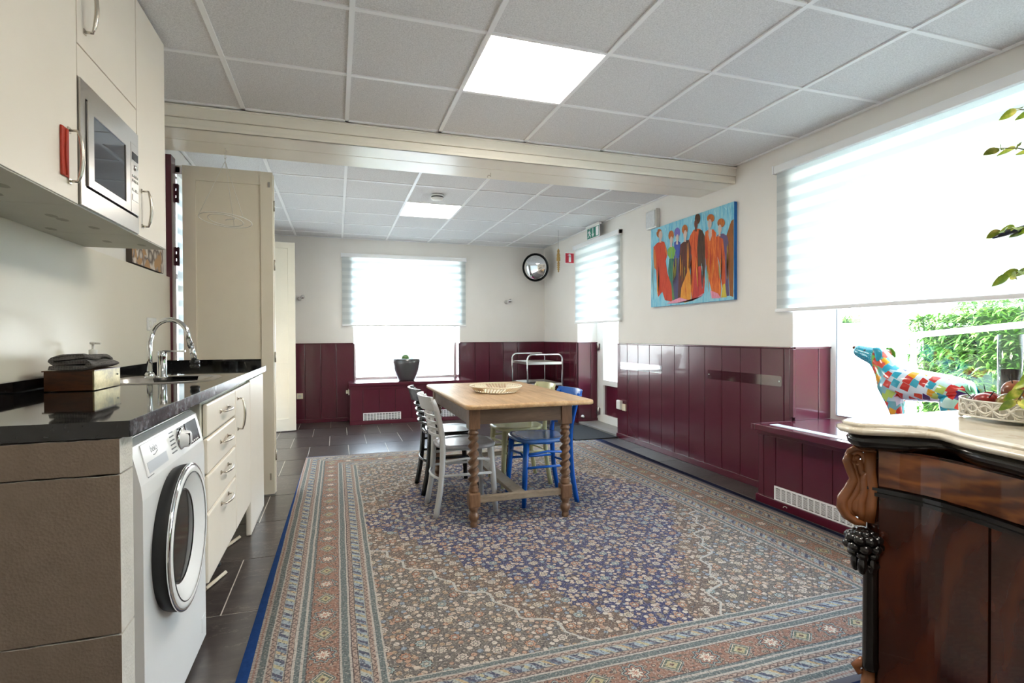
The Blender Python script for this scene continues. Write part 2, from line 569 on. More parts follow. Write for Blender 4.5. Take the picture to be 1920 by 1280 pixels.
# cap strips and skirting
def strip(name, x0, x1, y0, y1, z0, z1, parent=None, mat=None, bev=0.004):
    return MB().box(x0, x1, y0, y1, z0, z1, bev=bev).build(name, mat or M_PURPLE, parent, None if parent else 'structure')
for a in [(XL, 0.225, YW - .024, YW, PT, PT + .014), (1.785, XW, YW - .024, YW, PT, PT + .014), (XW - .024, XW, 6.66, YW, PT, PT + .014),
          (XW - .024, XW, 3.036, 5.55, PT, PT + .014), (XW - .02, 3.47, 6.638, 6.66, PT, PT + .014), (XW, 3.535, 3.012, 3.036, PT, PT + .014)]:
    strip('cap_strip', *a, parent=(wall_f if a[3] > 7.87 and a[2] > 7.8 else wall_r))
sk = strip('baseboard_far', XL, 0.168, YW - .03, YW, 0, 0.055)
strip('baseboard_far', 1.85, XW, YW - .03, YW, 0, 0.055)
strip('baseboard_right', XW - .03, XW, 6.66, YW - .03, 0, 0.055)
strip('baseboard_right', XW - .03, XW, 3.09, 5.55, 0, 0.055)
strip('baseboard_right', XW - .01, 3.47, 6.63, 6.66, 0, 0.055)
strip('trim_1', XW - .022, XW + .004, 3.014, 3.05, 0.60, PT)      # corner bead of window reveal

# ceiling: slab, rails and mineral tiles, each tile a piece
ceil = MB().box(XL - .25, WO, Y0 - .2, YW + .36, 2.66, 2.72).build('ceiling', M_DARK, None, 'structure')
ct = {}
LIGHTS = []
def ceiling_grid(xs, ys, lights):
    for x in xs[1:-1]:
        MB().box(x - .012, x + .012, ys[0], ys[-1], ZC, ZC + .012).build('grid_rail', M_RAIL, ceil)
    for y in ys[1:-1]:
        for x0, x1 in zip(xs[:-1], xs[1:]):
            MB().box(x0 + .012, x1 - .012, y - .011, y + .011, ZC + .0012, ZC + .012).build('cross_rail', M_RAIL, ceil)
    # edge angles
    MB().box(xs[0], xs[-1], ys[0], ys[0] + .022, ZC, ZC + .012).build('edge_rail', M_RAIL, ceil)
    MB().box(xs[0], xs[-1], ys[-1] - .022, ys[-1], ZC, ZC + .012).build('edge_rail', M_RAIL, ceil)
    MB().box(xs[0], xs[0] + .022, ys[0], ys[-1], ZC, ZC + .012).build('edge_rail', M_RAIL, ceil)
    MB().box(xs[-1] - .022, xs[-1], ys[0], ys[-1], ZC, ZC + .012).build('edge_rail', M_RAIL, ceil)
    for i, (x0, x1) in enumerate(zip(xs[:-1], xs[1:])):
        for j, (y0, y1) in enumerate(zip(ys[:-1], ys[1:])):
            if (i, j) in lights:
                LIGHTS.append((x0, x1, y0, y1)); continue
            key = (round(x1 - x0, 3), round(y1 - y0, 3))
            if key not in ct:
                o = MB().box(0, key[0], 0, key[1], .008, .024).build('ceiling_tile', M_TILE, ceil)
                o.location = (x0, y0, ZC); ct[key] = o.data
            else: piece('ceiling_tile', ct[key], (x0, y0, ZC), ceil)
xs1 = [XL + .01] + [round(.6825 - .61 * k, 4) for k in (2, 1)] + [.6825] + [round(.6825 + .618 * k, 4) for k in (1, 2, 3)] + [XW - .012]
ys1 = [-2.39, -1.838, -1.238, -0.638, -0.038, 0.562, 1.162, 1.762, 2.362, 2.962, 3.604]
ceiling_grid(xs1, ys1, {(3, 8), (3, 4)})  # the panel behind the camera is unseen, added as fill light
xs2 = [XL + .01, -.532, .083, .693, 1.30, 1.91, 2.52, XW - .012]
ys2 = [4.09, 4.295, 4.93, 5.56, 6.21, 6.86, 7.515, YW - .006]
ceiling_grid(xs2, ys2, {(3, 3)})
for i, (x0, x1, y0, y1) in enumerate(LIGHTS):
    t = thing('ceiling_light', ['square LED panel lit in the ceiling behind the camera, out of frame', 'square LED panel lit in the ceiling in front of the cream beam', 'square LED panel lit in the ceiling beyond the beam, behind the smoke detector'][i], 'ceiling light', ((x0 + x1) / 2, (y0 + y1) / 2, ZC), 'LED ceiling panels')
    MB().box(x0 + .014, x1 - .014, y0 + .014, y1 - .014, ZC + .004, ZC + .01).build('diffuser', M_LED, t)
    f = MB()
    for a in ((x0, x0 + .014, y0, y1), (x1 - .014, x1, y0, y1), (x0 + .014, x1 - .014, y0, y0 + .014), (x0 + .014, x1 - .014, y1 - .014, y1)):
        f.box(*a, ZC + .003, ZC + .03)
    f.build('frame', M_RAIL, t)

# boxed beam across the room
beam = MB().box(XL, XW, 3.64, 4.07, 2.487, 2.66).build('trim_2', M_BEAM, None, 'structure')
MB().box(XL, XW, 3.612, 3.64, 2.524, 2.592, bev=.004).build('fascia_board', M_BEAM, beam)
MB().box(XL, XW, 3.622, 3.64, 2.462, 2.522, bev=.004).build('fascia_board', M_BEAM, beam)
MB().box(XL, XW, 3.604, 3.64, 2.586, 2.597, bev=.003).build('cover_strip', M_BEAM, beam)
MB().box(XL, XW, 3.62, 3.842, 2.462, 2.487, bev=.004).build('soffit_board', M_BEAM, beam)
MB().box(XL, XW, 3.846, 4.085, 2.462, 2.487, bev=.004).build('soffit_board', M_BEAM, beam)
MB().box(XL, XW, 4.07, 4.085, 2.487, 2.60, bev=.003).build('rear_board', M_BEAM, beam)

# ------------------------------------------------------------------ windows and doors
def frame_x(name, x, y0, y1, z0, z1, b, d=0.06, mull=(), trans=(), mat=None, glass=M_GLASS):
    mat = mat or M_FRAME
    root = MB().box(x, x + d, y0, y0 + b, z0, z1).box(x, x + d, y1 - b, y1, z0, z1).box(x, x + d, y0 + b, y1 - b, z0, z0 + b).box(x, x + d, y0 + b, y1 - b, z1 - b, z1)
    o = root.build(name, mat, None, 'structure')
    for m_ in mull: MB().box(x + .005, x + d - .005, m_ - b * .5, m_ + b * .5, z0 + b, z1 - b).build('mullion', mat, o)
    for t_ in trans: MB().box(x + .01, x + d - .01, y0 + b, y1 - b, t_ - b * .4, t_ + b * .4).build('transom', mat, o)
    MB().box(x + d * .45, x + d * .45 + .006, y0 + b, y1 - b, z0 + b, z1 - b).build('pane', glass, o)
    return o
# right window
w2 = frame_x('window_2', 3.515, 0.30, 3.02, 0.565, 2.43, 0.045)
MB().box(3.508, 3.516, 2.962, 2.968, .61, 2.38).box(3.508, 3.516, .34, 2.962, .604, .61).build('glazing_bead', pm('grey_seal', 0x70757A, .6), w2)
# far window
o = MB().box(.225, .27, 8.15, 8.21, .55, 2.38).box(1.745, 1.785, 8.15, 8.21, .55, 2.38).box(.27, 1.745, 8.15, 8.21, .55, .60).box(.27, 1.745, 8.15, 8.21, 2.33, 2.38).build('window_1', M_FRAME, None, 'structure')
MB().box(.27, 1.745, 8.18, 8.186, .60, 2.33).build('pane', M_GLASS, o)
MB().box(.27, 1.745, 8.135, 8.15, .552, .572).build('bead', M_PURPLE, o)
# left glazed opening: burgundy frame
lf = MB().box(XL - .02, XL + .035, 4.20, 4.30, 0, 2.47).box(XL - .12, XL - .02, 4.26, 4.33, 0, 2.46).box(XL - .12, XL + .02, 7.17, 7.25, 0, 2.46).box(XL - .12, XL - .02, 4.33, 7.17, 2.39, 2.46).box(XL - .12, XL - .02, 4.33, 7.17, 0, .08).build('window_3', M_PURPLE, None, 'structure')
for y in (5.04, 5.75, 6.46): MB().box(XL - .10, XL - .04, y - .04, y + .04, .08, 2.39).build('mullion', M_PURPLE, lf)
for z in (.95, 1.67): MB().box(XL - .095, XL - .045, 4.33, 7.17, z - .02, z + .02).build('transom', M_PURPLE, lf)
MB().box(XL - .072, XL - .067, 4.33, 7.17, .08, 2.39).build('pane', M_GLASS, lf)
for z in (.55, 1.78, 2.23):
    h = MB().tube([(XL + .045, 4.31, z - .06), (XL + .045, 4.31, z + .06)], .009, 8)
    for q in (-.05, 0, .05): h.box(XL + .034, XL + .05, 4.30, 4.33, z + q - .016, z + q + .016)
    h.build('hinge', M_PURPLE_D, lf)
# garden door in the niche
d = MB().box(3.475, 3.535, 6.565, 6.66, 0, 2.42).box(3.475, 3.535, 5.55, 5.62, 0, 2.42).box(3.475, 3.535, 5.62, 6.565, 2.34, 2.42).build('door_1', M_FRAME, None, 'structure')
MB().box(3.46, 3.52, 6.455, 6.56, .02, 2.33, bev=.004).box(3.46, 3.52, 5.63, 5.73, .02, 2.33, bev=.004).box(3.46, 3.52, 5.73, 6.455, .02, .125).box(3.46, 3.52, 5.73, 6.455, .53, .60).box(3.46, 3.52, 5.73, 6.455, 2.24, 2.33).build('door_leaf', M_FRAME, d)
MB().box(3.485, 3.50, 5.73, 6.455, .125, .53).build('door_panel', M_PURPLE, d)
MB().box(3.49, 3.495, 5.73, 6.455, .60, 2.24).build('pane', M_GLASS, d)
for z in (.16, 1.05, 1.95):
    MB().tube([(3.452, 6.585, z - .05), (3.452, 6.585, z + .05)], .012, 10).box(3.45, 3.462, 6.53, 6.64, z - .045, z + .045).build('hinge', M_STEEL, d)
MB().tube([(3.46, 5.69, 1.05), (3.41, 5.69, 1.05), (3.41, 5.80, 1.05)], .009, 8).build('door_handle', M_STEEL, d)
MB().box(XW, 3.53, 5.55, 6.66, .0, .018).build('threshold', pm('grey_threshold', 0x8C8A86, .4, var=.1), d)

# radiator casings under the windows
c = thing('radiator_cover', 'burgundy boarded radiator casing under the far window, plant pot on top', 'radiator cover', (1.0, 7.67, 0), 'radiator casings')
fr = 7.478
MB().box(.15, 1.87, 7.44, YW, .53, .572, bev=.006).box(.23, 1.78, YW, 8.135, .552, .571).build('top_board', M_PURPLE, c)
MB().box(.168, 1.85, fr + .0, YW - .018, .06, .53).build('carcass', M_PURPLE_D, c)
cu = [.168, .335, .554, .774, .994, 1.21, 1.43, 1.64, 1.85]
for a, b in zip(cu[:-1], cu[1:]): MB().box(a + .002, b - .002, fr - .012, fr, .055, .52, bev=.003).build('board', M_PURPLE, c)
MB().box(.158, 1.86, fr - .024, fr - .0, 0, .055, bev=.003).box(.158, .168, fr, YW - .03, 0, .055).box(1.85, 1.86, fr, YW - .03, 0, .055).build('plinth', M_PURPLE, c)
MB().box(.16, .168, fr, YW - .02, .055, .53).build('side_board', M_PURPLE, c)
MB().box(.15, 1.87, fr - .02, fr - .004, .485, .53, bev=.003).build('apron', M_PURPLE, c)

def vent(label, axis, pos, a0, a1, z0, z1, rows, cols, group='white ventilation grilles'):
    """white metal grille; slots are dark recesses cut between slats"""
    t = thing('ventilation_grille', label, 'vent', ((a0 + a1) / 2, pos, z0) if axis == 'y' else (pos, (a0 + a1) / 2, z0), group)
    def bx(mb, p0, p1, q0, q1, r0, r1):
        if axis == 'y': mb.box(p0, p1, pos - r1, pos - r0, q0, q1)
        else: mb.box(pos - r1, pos - r0, p0, p1, q0, q1)
    bk = MB(); bx(bk, a0 + .004, a1 - .004, z0 + .004, z1 - .004, .0005, .002); bk.build('backing', M_DARK, t)
    f = MB(); b = .012
    bx(f, a0, a1, z0, z0 + b, .001, .008); bx(f, a0, a1, z1 - b, z1, .001, .008)
    W = (a1 - a0 - 2 * b); cw = W / cols
    bx(f, a0, a0 + b, z0 + b, z1 - b, .001, .008); bx(f, a1 - b, a1, z0 + b, z1 - b, .001, .008)
    for i in range(1, cols): bx(f, a0 + b + cw * i - .004, a0 + b + cw * i + .004, z0 + b, z1 - b, .001, .007)
    f.build('frame', M_WHITE, t)
    H_ = z1 - z0 - 2 * b; rh = H_ / rows
    for j in range(1, rows):
        g_ = MB(); bx(g_, a0 + b, a1 - b, z0 + b + rh * j - rh * .22, z0 + b + rh * j + rh * .22, .0015, .0062); g_.build('slat', M_WHITE, t)
    return t
vent('white metal vent grille at left on the casing under the far window', 'y', fr - .012, .336, .847, .045, .157, 6, 12)
vent('white metal vent grille on the far casing, half hidden behind the chairs', 'y', fr - .012, 1.15, 1.66, .045, .157, 6, 12)

c = thing('radiator_cover', 'burgundy boarded radiator casing under the right window, patterned dog on top', 'radiator cover', (3.0, 1.7, 0), 'radiator casings')
fx = 2.925
MB().box(2.80, 3.51, .25, 3.012, .535, .578, bev=.006).box(2.80, XW - .03, 3.012, 3.04, .535, .578, bev=.004).build('top_board', M_PURPLE, c)
MB().box(fx, XW - .002, .30, 3.085, .06, .535).build('carcass', M_PURPLE_D, c)
cu = [3.09, 3.04, 2.931, 2.71, 2.487, 2.265, 2.04, 1.82, 1.60, 1.38, 1.16, .94, .72, .5, .3]
for a, b in zip(cu[1:], cu[:-1]): MB().box(fx - .012, fx, a + .002, b - .002, .055, .52, bev=.003).build('board', M_PURPLE, c)
MB().box(fx - .01, XW - .02, 3.085, 3.093, .055, .535).build('side_board', M_PURPLE, c)
MB().box(fx - .028, fx - .002, .30, 3.10, 0, .055, bev=.003).box(fx, XW - .03, 3.09, 3.10, 0, .055).build('plinth', M_PURPLE, c)
MB().box(fx - .025, fx - .008, .30, 3.09, .49, .535, bev=.003).build('apron', M_PURPLE, c)
vent('long white slotted vent grille on the casing under the right window', 'x', fx - .012, 2.20, 2.937, .052, .150, 10, 16)

# zebra blinds
def blind(label, axis, pos, a0, a1, z0, z1, loc, chain=None):
    t = thing('roller_blind', label, 'blind', loc, 'zebra roller blinds')
    def bx(mb, p0, p1, r0, r1, q0, q1, bev=0):
        if axis == 'y': mb.box(p0, p1, pos - r1, pos - r0, q0, q1, bev=bev)
        elif axis == 'left': mb.box(pos + r0, pos + r1, p0, p1, q0, q1, bev=bev)
        else: mb.box(pos - r1, pos - r0, p0, p1, q0, q1, bev=bev)
    m_ = MB(); bx(m_, a0, a1, .004, .058, z1, z1 + .055, .006); m_.build('cassette', M_RAIL, t)
    if axis == 'y': f = MB().add([(a0 + .012, pos - .03, z0), (a1 - .012, pos - .03, z0), (a1 - .012, pos - .03, z1), (a0 + .012, pos - .03, z1)], [(0, 1, 2, 3)])
    elif axis == 'left': f = MB().add([(pos + .03, a0 + .012, z0), (pos + .03, a1 - .012, z0), (pos + .03, a1 - .012, z1), (pos + .03, a0 + .012, z1)], [(0, 1, 2, 3)])
    else: f = MB().add([(pos - .03, a0 + .012, z0), (pos - .03, a1 - .012, z0), (pos - .03, a1 - .012, z1), (pos - .03, a0 + .012, z1)], [(0, 1, 2, 3)])
    f.build('fabric', M_BLIND, t)
    m_ = MB(); bx(m_, a0 + .008, a1 - .008, .018, .044, z0 - .022, z0 + .004, .006); m_.build('bottom_rail', M_RAIL, t)
    for e_ in (a0, a1 - .012):
        m_ = MB(); bx(m_, e_, e_ + .012, 0, .064, z1 - .004, z1 + .058); m_.build('bracket', M_RAIL, t)
    if chain is not None:
        m_ = MB()
        for dx in (0, .022):
            p = (chain + dx)
            m_.tube([(p, pos - .05, z1) if axis == 'y' else (pos - .05, p, z1), (p, pos - .05, .95) if axis == 'y' else (pos - .05, p, .95)], .0015, 5)
        m_.build('bead_chain', M_PLASTIC, t)
    return t
blind('wide zebra roller blind over the far window, drawn two thirds down', 'y', YW, .065, 1.885, 1.375, 2.335, (1.0, YW, 1.375))
blind('narrow zebra roller blind over the garden door, beneath the exit sign', 'x', XW, 5.44, 6.68, 1.385, 2.385, (XW, 6.0, 1.385))
blind('largest zebra roller blind, over the right window behind the patterned dog', 'x', XW, .22, 3.169, 1.394, 2.405, (XW, 1.7, 1.394))

blind('zebra roller blind over the left glazed opening, mostly hidden by the folding door', 'left', XL, 4.34, 7.16, .98, 2.38, (XL, 5.75, .98))

# folding door leaves at the left opening
def leaf(parent, x0, x1, y, th, z0, z1, panels, mat=M_CREAM_D, fr_=.085):
    """frame-and-panel leaf lying in plane y..y+th; panels list of (z0,z1)"""
    m_ = MB().box(x0, x0 + fr_, y, y + th, z0, z1, bev=.002).box(x1 - fr_, x1, y, y + th, z0, z1, bev=.002)
    zz = [z0] + [q for p in panels for q in p] + [z1]
    for i in range(0, len(zz), 2): m_.box(x0 + fr_ - .002, x1 - fr_ + .002, y, y + th, zz[i], zz[i + 1])
    o = m_.build('leaf', mat, parent)
    for a, b in panels: MB().box(x0 + fr_, x1 - fr_, y + .012, y + th - .012, a, b).build('panel', mat, o)
    return o
t = thing('folding_door', 'tall cream panelled folding door standing open at the end of the worktop', 'door', (-.77, 4.36, 0), 'cream folding doors')
leaf(t, -1.055, -.455, 4.345, .036, .012, 2.445, [(.20, .86), (.96, 2.345)])
leaf(t, -1.05, -.45, 4.385, .036, .012, 2.435, [(.20, .86), (.96, 2.345)])
for z in (.30, 1.05, 1.75, 2.20): MB().tube([(-.449, 4.383, z - .04), (-.449, 4.383, z + .04)], .006, 8).build('hinge', M_NICKEL, t)
MB().box(-.488, -.472, 4.342, 4.346, 2.33, 2.37).build('catch_plate', M_STEEL, t)
MB().box(-.49, -.478, 4.342, 4.346, .12, .17).build('keyhole_plate', M_NICKEL, t)
t.rotation_euler[2] = 0
t2 = thing('folding_door', 'cream two-panel door leaf farther off, standing open before the far wall', 'door', (-.8, 7.2, 0), 'cream folding doors')
leaf(t2, -1.08, -.50, 7.19, .034, .012, 2.40, [(.167, .775), (.876, 2.325)])
t2.rotation_euler[2] = R(8)
t2.location = (-.8, 7.2, 0)

# ------------------------------------------------------------------ kitchen along the left wall
XF = -0.50
# aerated-concrete block end wall under the worktop
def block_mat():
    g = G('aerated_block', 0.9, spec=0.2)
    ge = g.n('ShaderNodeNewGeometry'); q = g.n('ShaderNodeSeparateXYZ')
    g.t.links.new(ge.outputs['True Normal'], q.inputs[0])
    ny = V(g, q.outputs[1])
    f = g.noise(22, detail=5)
    g.color(g.mix((ny * -1.0).gt(0.5), g.mix(f, 0xC4C1BA, 0xDBD8D2), g.mix(f, 0x7A6C5F, 0x8A7C6F)))  # near face coloured browner: its shade is painted into the material
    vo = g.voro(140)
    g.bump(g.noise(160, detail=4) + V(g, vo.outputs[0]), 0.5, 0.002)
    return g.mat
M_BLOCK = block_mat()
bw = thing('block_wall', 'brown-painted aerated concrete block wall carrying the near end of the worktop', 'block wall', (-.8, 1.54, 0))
random.seed(3)
for i, (a, b) in enumerate(((0, .094), (.0965, .481), (.4835, .869), (.8715, .957))):
    cuts = [(-1.11, -.503)] if i % 2 == 0 else [(-1.11, -.503)]
    for (x0, x1) in cuts:
        m_ = MB()
        # slightly chipped arrises
        n = 26; pf = []; 
        for k in range(n + 1):
            x = x0 + (x1 - x0) * k / n
            pf.append((x, a + (random.random() * .0022 if a > 0 else 0)))
        top = [(x0 + (x1 - x0) * k / n, b - random.random() * .0025) for k in range(n, -1, -1)]
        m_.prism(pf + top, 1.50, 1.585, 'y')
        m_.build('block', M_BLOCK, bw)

MB().box(-1.10, -.512, 1.509, 1.576, .003, .953).build('mortar', pm('dark_joint', 0x2E2620, .95), bw)
# worktop
def top_mat_chip(): pass
wt = thing('worktop', 'polished black granite worktop with upstand and round steel sink', 'worktop', (-.8, 2.8, .96))
SX0, SX1, SY0, SY1 = -1.0, -.62, 2.72, 3.12
m_ = MB()
m_.box(XL + .02, SX0, 1.50, 4.09, .96, 1.0)
m_.box(SX1, -.482, 1.50, 4.09, .96, 1.0)
m_.box(SX0, SX1, 1.50, SY0, .96, 1.0)
m_.box(SX0, SX1, SY1, 4.09, .96, 1.0)
m_.build('slab', M_GRANITE, wt)
def granite_edge():
    g = G('worn_granite_edge', 0.22)
    f = g.noise(45, detail=6, rough=0.7); f2 = g.noise(7, detail=2)
    g.color(g.ramp(f * 0.7 + f2 * 0.35, [(0.42, 0x161618), (0.55, 0x55555A), (0.7, 0x9A9AA0)]))
    return g.mat
MB().box(-.482, -.4805, 1.502, 4.09, .9605, .9995).build('front_edge', granite_edge(), wt)
MB().box(XL + .02, XL + .04, 1.50, 4.09, 1.0, 1.048).build('upstand', M_GRANITE, wt)
MB().box(XL + .04, -.51, 4.07, 4.09, 1.0, 1.048).build('upstand', M_GRANITE, wt)

def rrect(x0, x1, y0, y1, r, n=6):
    pts = []
    for cx, cy, a in ((x1 - r, y1 - r, 0), (x0 + r, y1 - r, 90), (x0 + r, y0 + r, 180), (x1 - r, y0 + r, 270)):
        pts += arc(cx, cy, r, a, a + 90, n)
    return pts
def loft(mb, loops, mi=0, smooth=True, cap=False):
    n = len(loops[0]); o = []
    for l in loops: o += l
    fs = []
    for i in range(len(loops) - 1):
        for k in range(n):
            k2 = (k + 1) % n
            fs.append([i * n + k, i * n + k2, (i + 1) * n + k2, (i + 1) * n + k])
    mb.add(o, fs, mi, smooth)
    if cap: mb.add(loops[-1], [list(range(n))], mi)
    return mb
sk_ = thing('sink', 'stainless steel round sink with drainer set into the black worktop', 'sink', (-.8, 2.9, 1.0))
m_ = MB()
L = []
for ins, z, rr in ((0, 1.0005, .16), (.006, 1.004, .16), (.03, 1.004, .15), (.04, .998, .14), (.05, .93, .12), (.09, .85, .08), (.15, .845, .03)):
    L.append([(x, y, z) for x, y in rrect(-1.03 + ins, -.56 - ins, 2.66 + ins, 3.17 - ins, max(rr, .02))])
loft(m_, L, cap=True).build('bowl', M_STEEL, sk_)
MB().lathe([(.0, .846), (.04, .847), (.042, .851), (.03, .852), (0, .85)], (-.8, 2.92, 0), seg=20).build('drain', M_CHROME, sk_)

# mixer tap
tp = thing('kitchen_tap', 'chrome arched pull-out mixer tap standing at the back of the sink', 'tap', (-.885, 3.03, 1.0))
bx_, by_ = -.885, 3.03
MB().lathe([(.027, 1.0), (.027, 1.006), (.021, 1.012), (.021, 1.10), (.022, 1.105), (.022, 1.13), (.018, 1.134), (0, 1.135)], (bx_ + .045, by_ + .03, 0), seg=20).build('body', M_CHROME, tp)
pts = [(bx_, by_, 1.0), (bx_, by_, 1.10), (bx_, by_, 1.18)]
for a in range(170, -1, -17):
    pts.append((bx_ + .085 + .085 * math.cos(R(a)), by_ + .03 * (1 + math.cos(R(180 - a))) * .5, 1.20 + .092 * math.sin(R(a))))
pts += [(bx_ + .176, by_ + .03, 1.15)]
MB().tube(pts, .0125, 12).build('spout', M_CHROME, tp)
MB().tube([(bx_ + .172, by_ + .03, 1.168), (bx_ + .174, by_ + .03, 1.16)], .0155, 14).tube([(bx_ + .176, by_ + .03, 1.16), (bx_ + .188, by_ + .031, 1.09)], [.0125, .014], 12).build('hose', M_CHROME, tp)
MB().lathe([(.017, 1.045), (.023, 1.05), (.023, 1.058), (.019, 1.062), (.023, 1.067), (.023, 1.082), (.016, 1.09), (0, 1.092)], (bx_ + .191, by_ + .032, 0), seg=18).build('spray_head', M_BLACK, tp)
MB().prism([(bx_ + .03, by_ + .02), (bx_ + .05, by_ + .015), (bx_ + .15, by_ + .02), (bx_ + .15, by_ + .035), (bx_ + .05, by_ + .045), (bx_ + .03, by_ + .04)], 1.128, 1.137).build('lever', M_CHROME, tp)
MB().lathe([(.022, 1.0), (.024, 1.015), (.016, 1.03), (0, 1.03)], (bx_, by_, 0), seg=16).build('base_ring', M_CHROME, tp)

# splash panel
sp = tag(MB().box(XL + .001, XL + .02, .30, 4.257, 1.048, 1.62, bev=.001).build('splash_panel', pm('cream_splash_panel', 0xE6E0D2, .3, var=.01)), 'plain cream splash panel behind the worktop and tap', 'splash panel')
so = thing('wall_socket', 'small white socket plate on the splash panel behind the tap', 'socket', (XL + .02, 3.80, 1.29))
MB().box(XL + .02, XL + .028, 3.72, 3.88, 1.245, 1.325, bev=.003).build('plate', M_WHITE, so)
for y in (3.76, 3.84): MB().lathe([(.022, .0285), (.018, .0287), (.0175, .024), (0, .024)], (XL, y, 1.285), 'x', 16).build('socket_well', M_PLASTIC, so)

# washing machine (front towards +x)
wm = thing('washing_machine', 'white front-loading washing machine under the worktop', 'washing machine', (-.78, 1.985, 0))
y0, y1 = 1.645, 2.338
prof = [(-1.06, .012), (-.512, .012), (-.50, .03), (-.50, .76), (-.504, .80), (-.528, .905), (-.545, .918), (-1.06, .918)]
def yprism(mb, prof, a, b, mi=0):
    return mb.prism(prof, a, b, 'y', mi)
yprism(MB(), prof, y0, y1).build('body', M_WHITE, wm)
m_ = MB(); m_.box(-1.06, -.55, y0 - .0, y1, .918, .922, bev=.0015).build('top_plate', pm('washer_lid', 0xD9D6D2, .3, var=.01), wm)
# slanted panel helper: point on the fascia at height z
def fasc(z): return -.504 - (z - .80) / (.905 - .80) * .024 if z > .80 else -.50 - max(0, z - .76) / .04 * .004
def fpanel(ya, yb, za, zb, off, th=.003):
    pts = []
    v = [(fasc(za) + off, ya, za), (fasc(za) + off, yb, za), (fasc(zb) + off, yb, zb), (fasc(zb) + off, ya, zb)]
    w2_ = [(x - th, y, z) for x, y, z in v]
    return MB().add(v + w2_, [(0, 1, 2, 3), (7, 6, 5, 4), (0, 4, 5, 1), (1, 5, 6, 2), (2, 6, 7, 3), (3, 7, 4, 0)])
fpanel(1.705, 1.905, .812, .900, .0035).build('detergent_drawer', M_WHITE, wm)
fpanel(1.72, 1.895, .818, .848, .0040).build('drawer_grip', pm('grip_shade', 0xB9BEC6, .3, var=.02), wm)
fpanel(2.145, 2.295, .815, .892, .0035).build('display', pm('display_black_glass', 0x1A0B10, .08, var=0), wm)
fpanel(2.06, 2.13, .884, .890, .0037).build('print_line', pm('print_grey', 0x8A8F96, .5, var=0), wm)
dial_c = (fasc(.855) + .004, 2.065, .853)
MB().lathe([(.034, 0), (.034, .006), (.030, .008), (.027, .026), (.022, .03), (0, .03)], dial_c, 'x', 28).build('dial', M_WHITE, wm)
MB().lathe([(.038, -.002), (.038, .004), (.034, .0045)], dial_c, 'x', 28, cap=False).build('dial_ring', M_CHROME, wm)
MB().box(dial_c[0] + .008, dial_c[0] + .0315, 2.046, 2.053, .835, .874).build('dial_grip', M_BLACK, wm)
M_PRINT = pm('print_dark_grey', 0x60656C, .5, var=0)
for k in range(6):
    fpanel(1.955 + .003 * k, 2.010, .824 + .0125 * k, .828 + .0125 * k, .0008).build('programme_mark', M_PRINT, wm)
for k in range(5):
    fpanel(2.155 + .025 * k, 2.168 + .025 * k, .819, .824, .0045).build('touch_mark', M_PLASTIC, wm)
fpanel(1.71, 1.76, .808, .811, .0008).build('model_mark', M_PRINT, wm)
# door
DC = (-.50, 1.925, .568)
dr = MB().lathe([(.216, 0), (.222, .015), (.224, .038), (.205, .046), (.195, .05)], DC, 'x', 56, cap=False).build('door', M_RUBBER, wm)
MB().lathe([(.225, .038), (.2275, .041), (.225, .046), (.220, .048), (.217, .047)], DC, 'x', 56, cap=False).build('chrome_ring', M_CHROME, dr)
MB().lathe([(.2175, .046), (.212, .050), (.203, .050), (.185, .044), (.155, .028), (.144, .021)], DC, 'x', 56, cap=False).build('door_ring', M_WHITE, dr)
rib = None
for k in range(-11, 12):
    a = R(k * 4.2)
    if rib is None:
        m_ = MB().box(-.0008, .0008, -.0012, .0012, -.010, .010)
        rib = m_.build('rib', M_WHITE, wm); rb = rib
    else:
        rb = bpy.data.objects.new('rib', rib.data); COL.objects.link(rb); rb.parent = wm
    p = Vector((DC[0] + .0395, DC[1] + .170 * math.cos(a), DC[2] + .170 * math.sin(a)))
    rb.location = p - wm.location; rb.rotation_euler = (a + PI / 2, 0, 0)
MB().lathe([(.1455, .0235), (.142, .024), (.138, .018)], DC, 'x', 48, cap=False).build('seal', M_BLACK, dr)
MB().lathe([(.140, .022), (.132, .012), (.12, .006), (.07, .004), (0, .004)], DC, 'x', 48).build('door_glass', pm('dark_door_glass', 0x07090B, .08, var=0, spec=.25), dr)
MB().box(-.5005, -.4985, 2.27, 2.325, .07, .125, bev=.0005).build('filter_flap', M_WHITE, wm)
for yy_ in (y0 + .06, y1 - .06):
    for xx_ in (-1.0, -.58): MB().lathe([(.02, 0), (.02, .012)], (xx_, yy_, 0), seg=12).build('foot', M_RUBBER, wm)
def text_obj(body, size, mat, parent, loc, rot, name='lettering', ext=.0004, align='CENTER'):
    cu = bpy.data.curves.new(name, 'FONT'); cu.body = body; cu.size = size; cu.extrude = ext; cu.align_x = align
    to = bpy.data.objects.new(name, cu); COL.objects.link(to)
    dg = bpy.context.evaluated_depsgraph_get(); dg.update()
    me = bpy.data.meshes.new_from_object(to.evaluated_get(dg))
    bpy.data.objects.remove(to)
    o = bpy.data.objects.new(name, me); COL.objects.link(o); me.materials.clear(); me.materials.append(mat)
    o.parent = parent
    pl = Vector((0, 0, 0)); q = parent
    while q is not None: pl += q.location; q = q.parent
    o.location = Vector(loc) - pl; o.rotation_euler = rot
    return o
text_obj('beko', .030, M_PRINT, wm, (fasc(.873) + .0045, 1.80, .868), (R(90 - 13), 0, R(90)))
MB().tube([(fasc(.86) + .0042, 1.785, .859), (fasc(.862) + .0042, 1.80, .858), (fasc(.866) + .0042, 1.825, .865)], .0012, 6).build('logo_stroke', M_PRINT, wm)

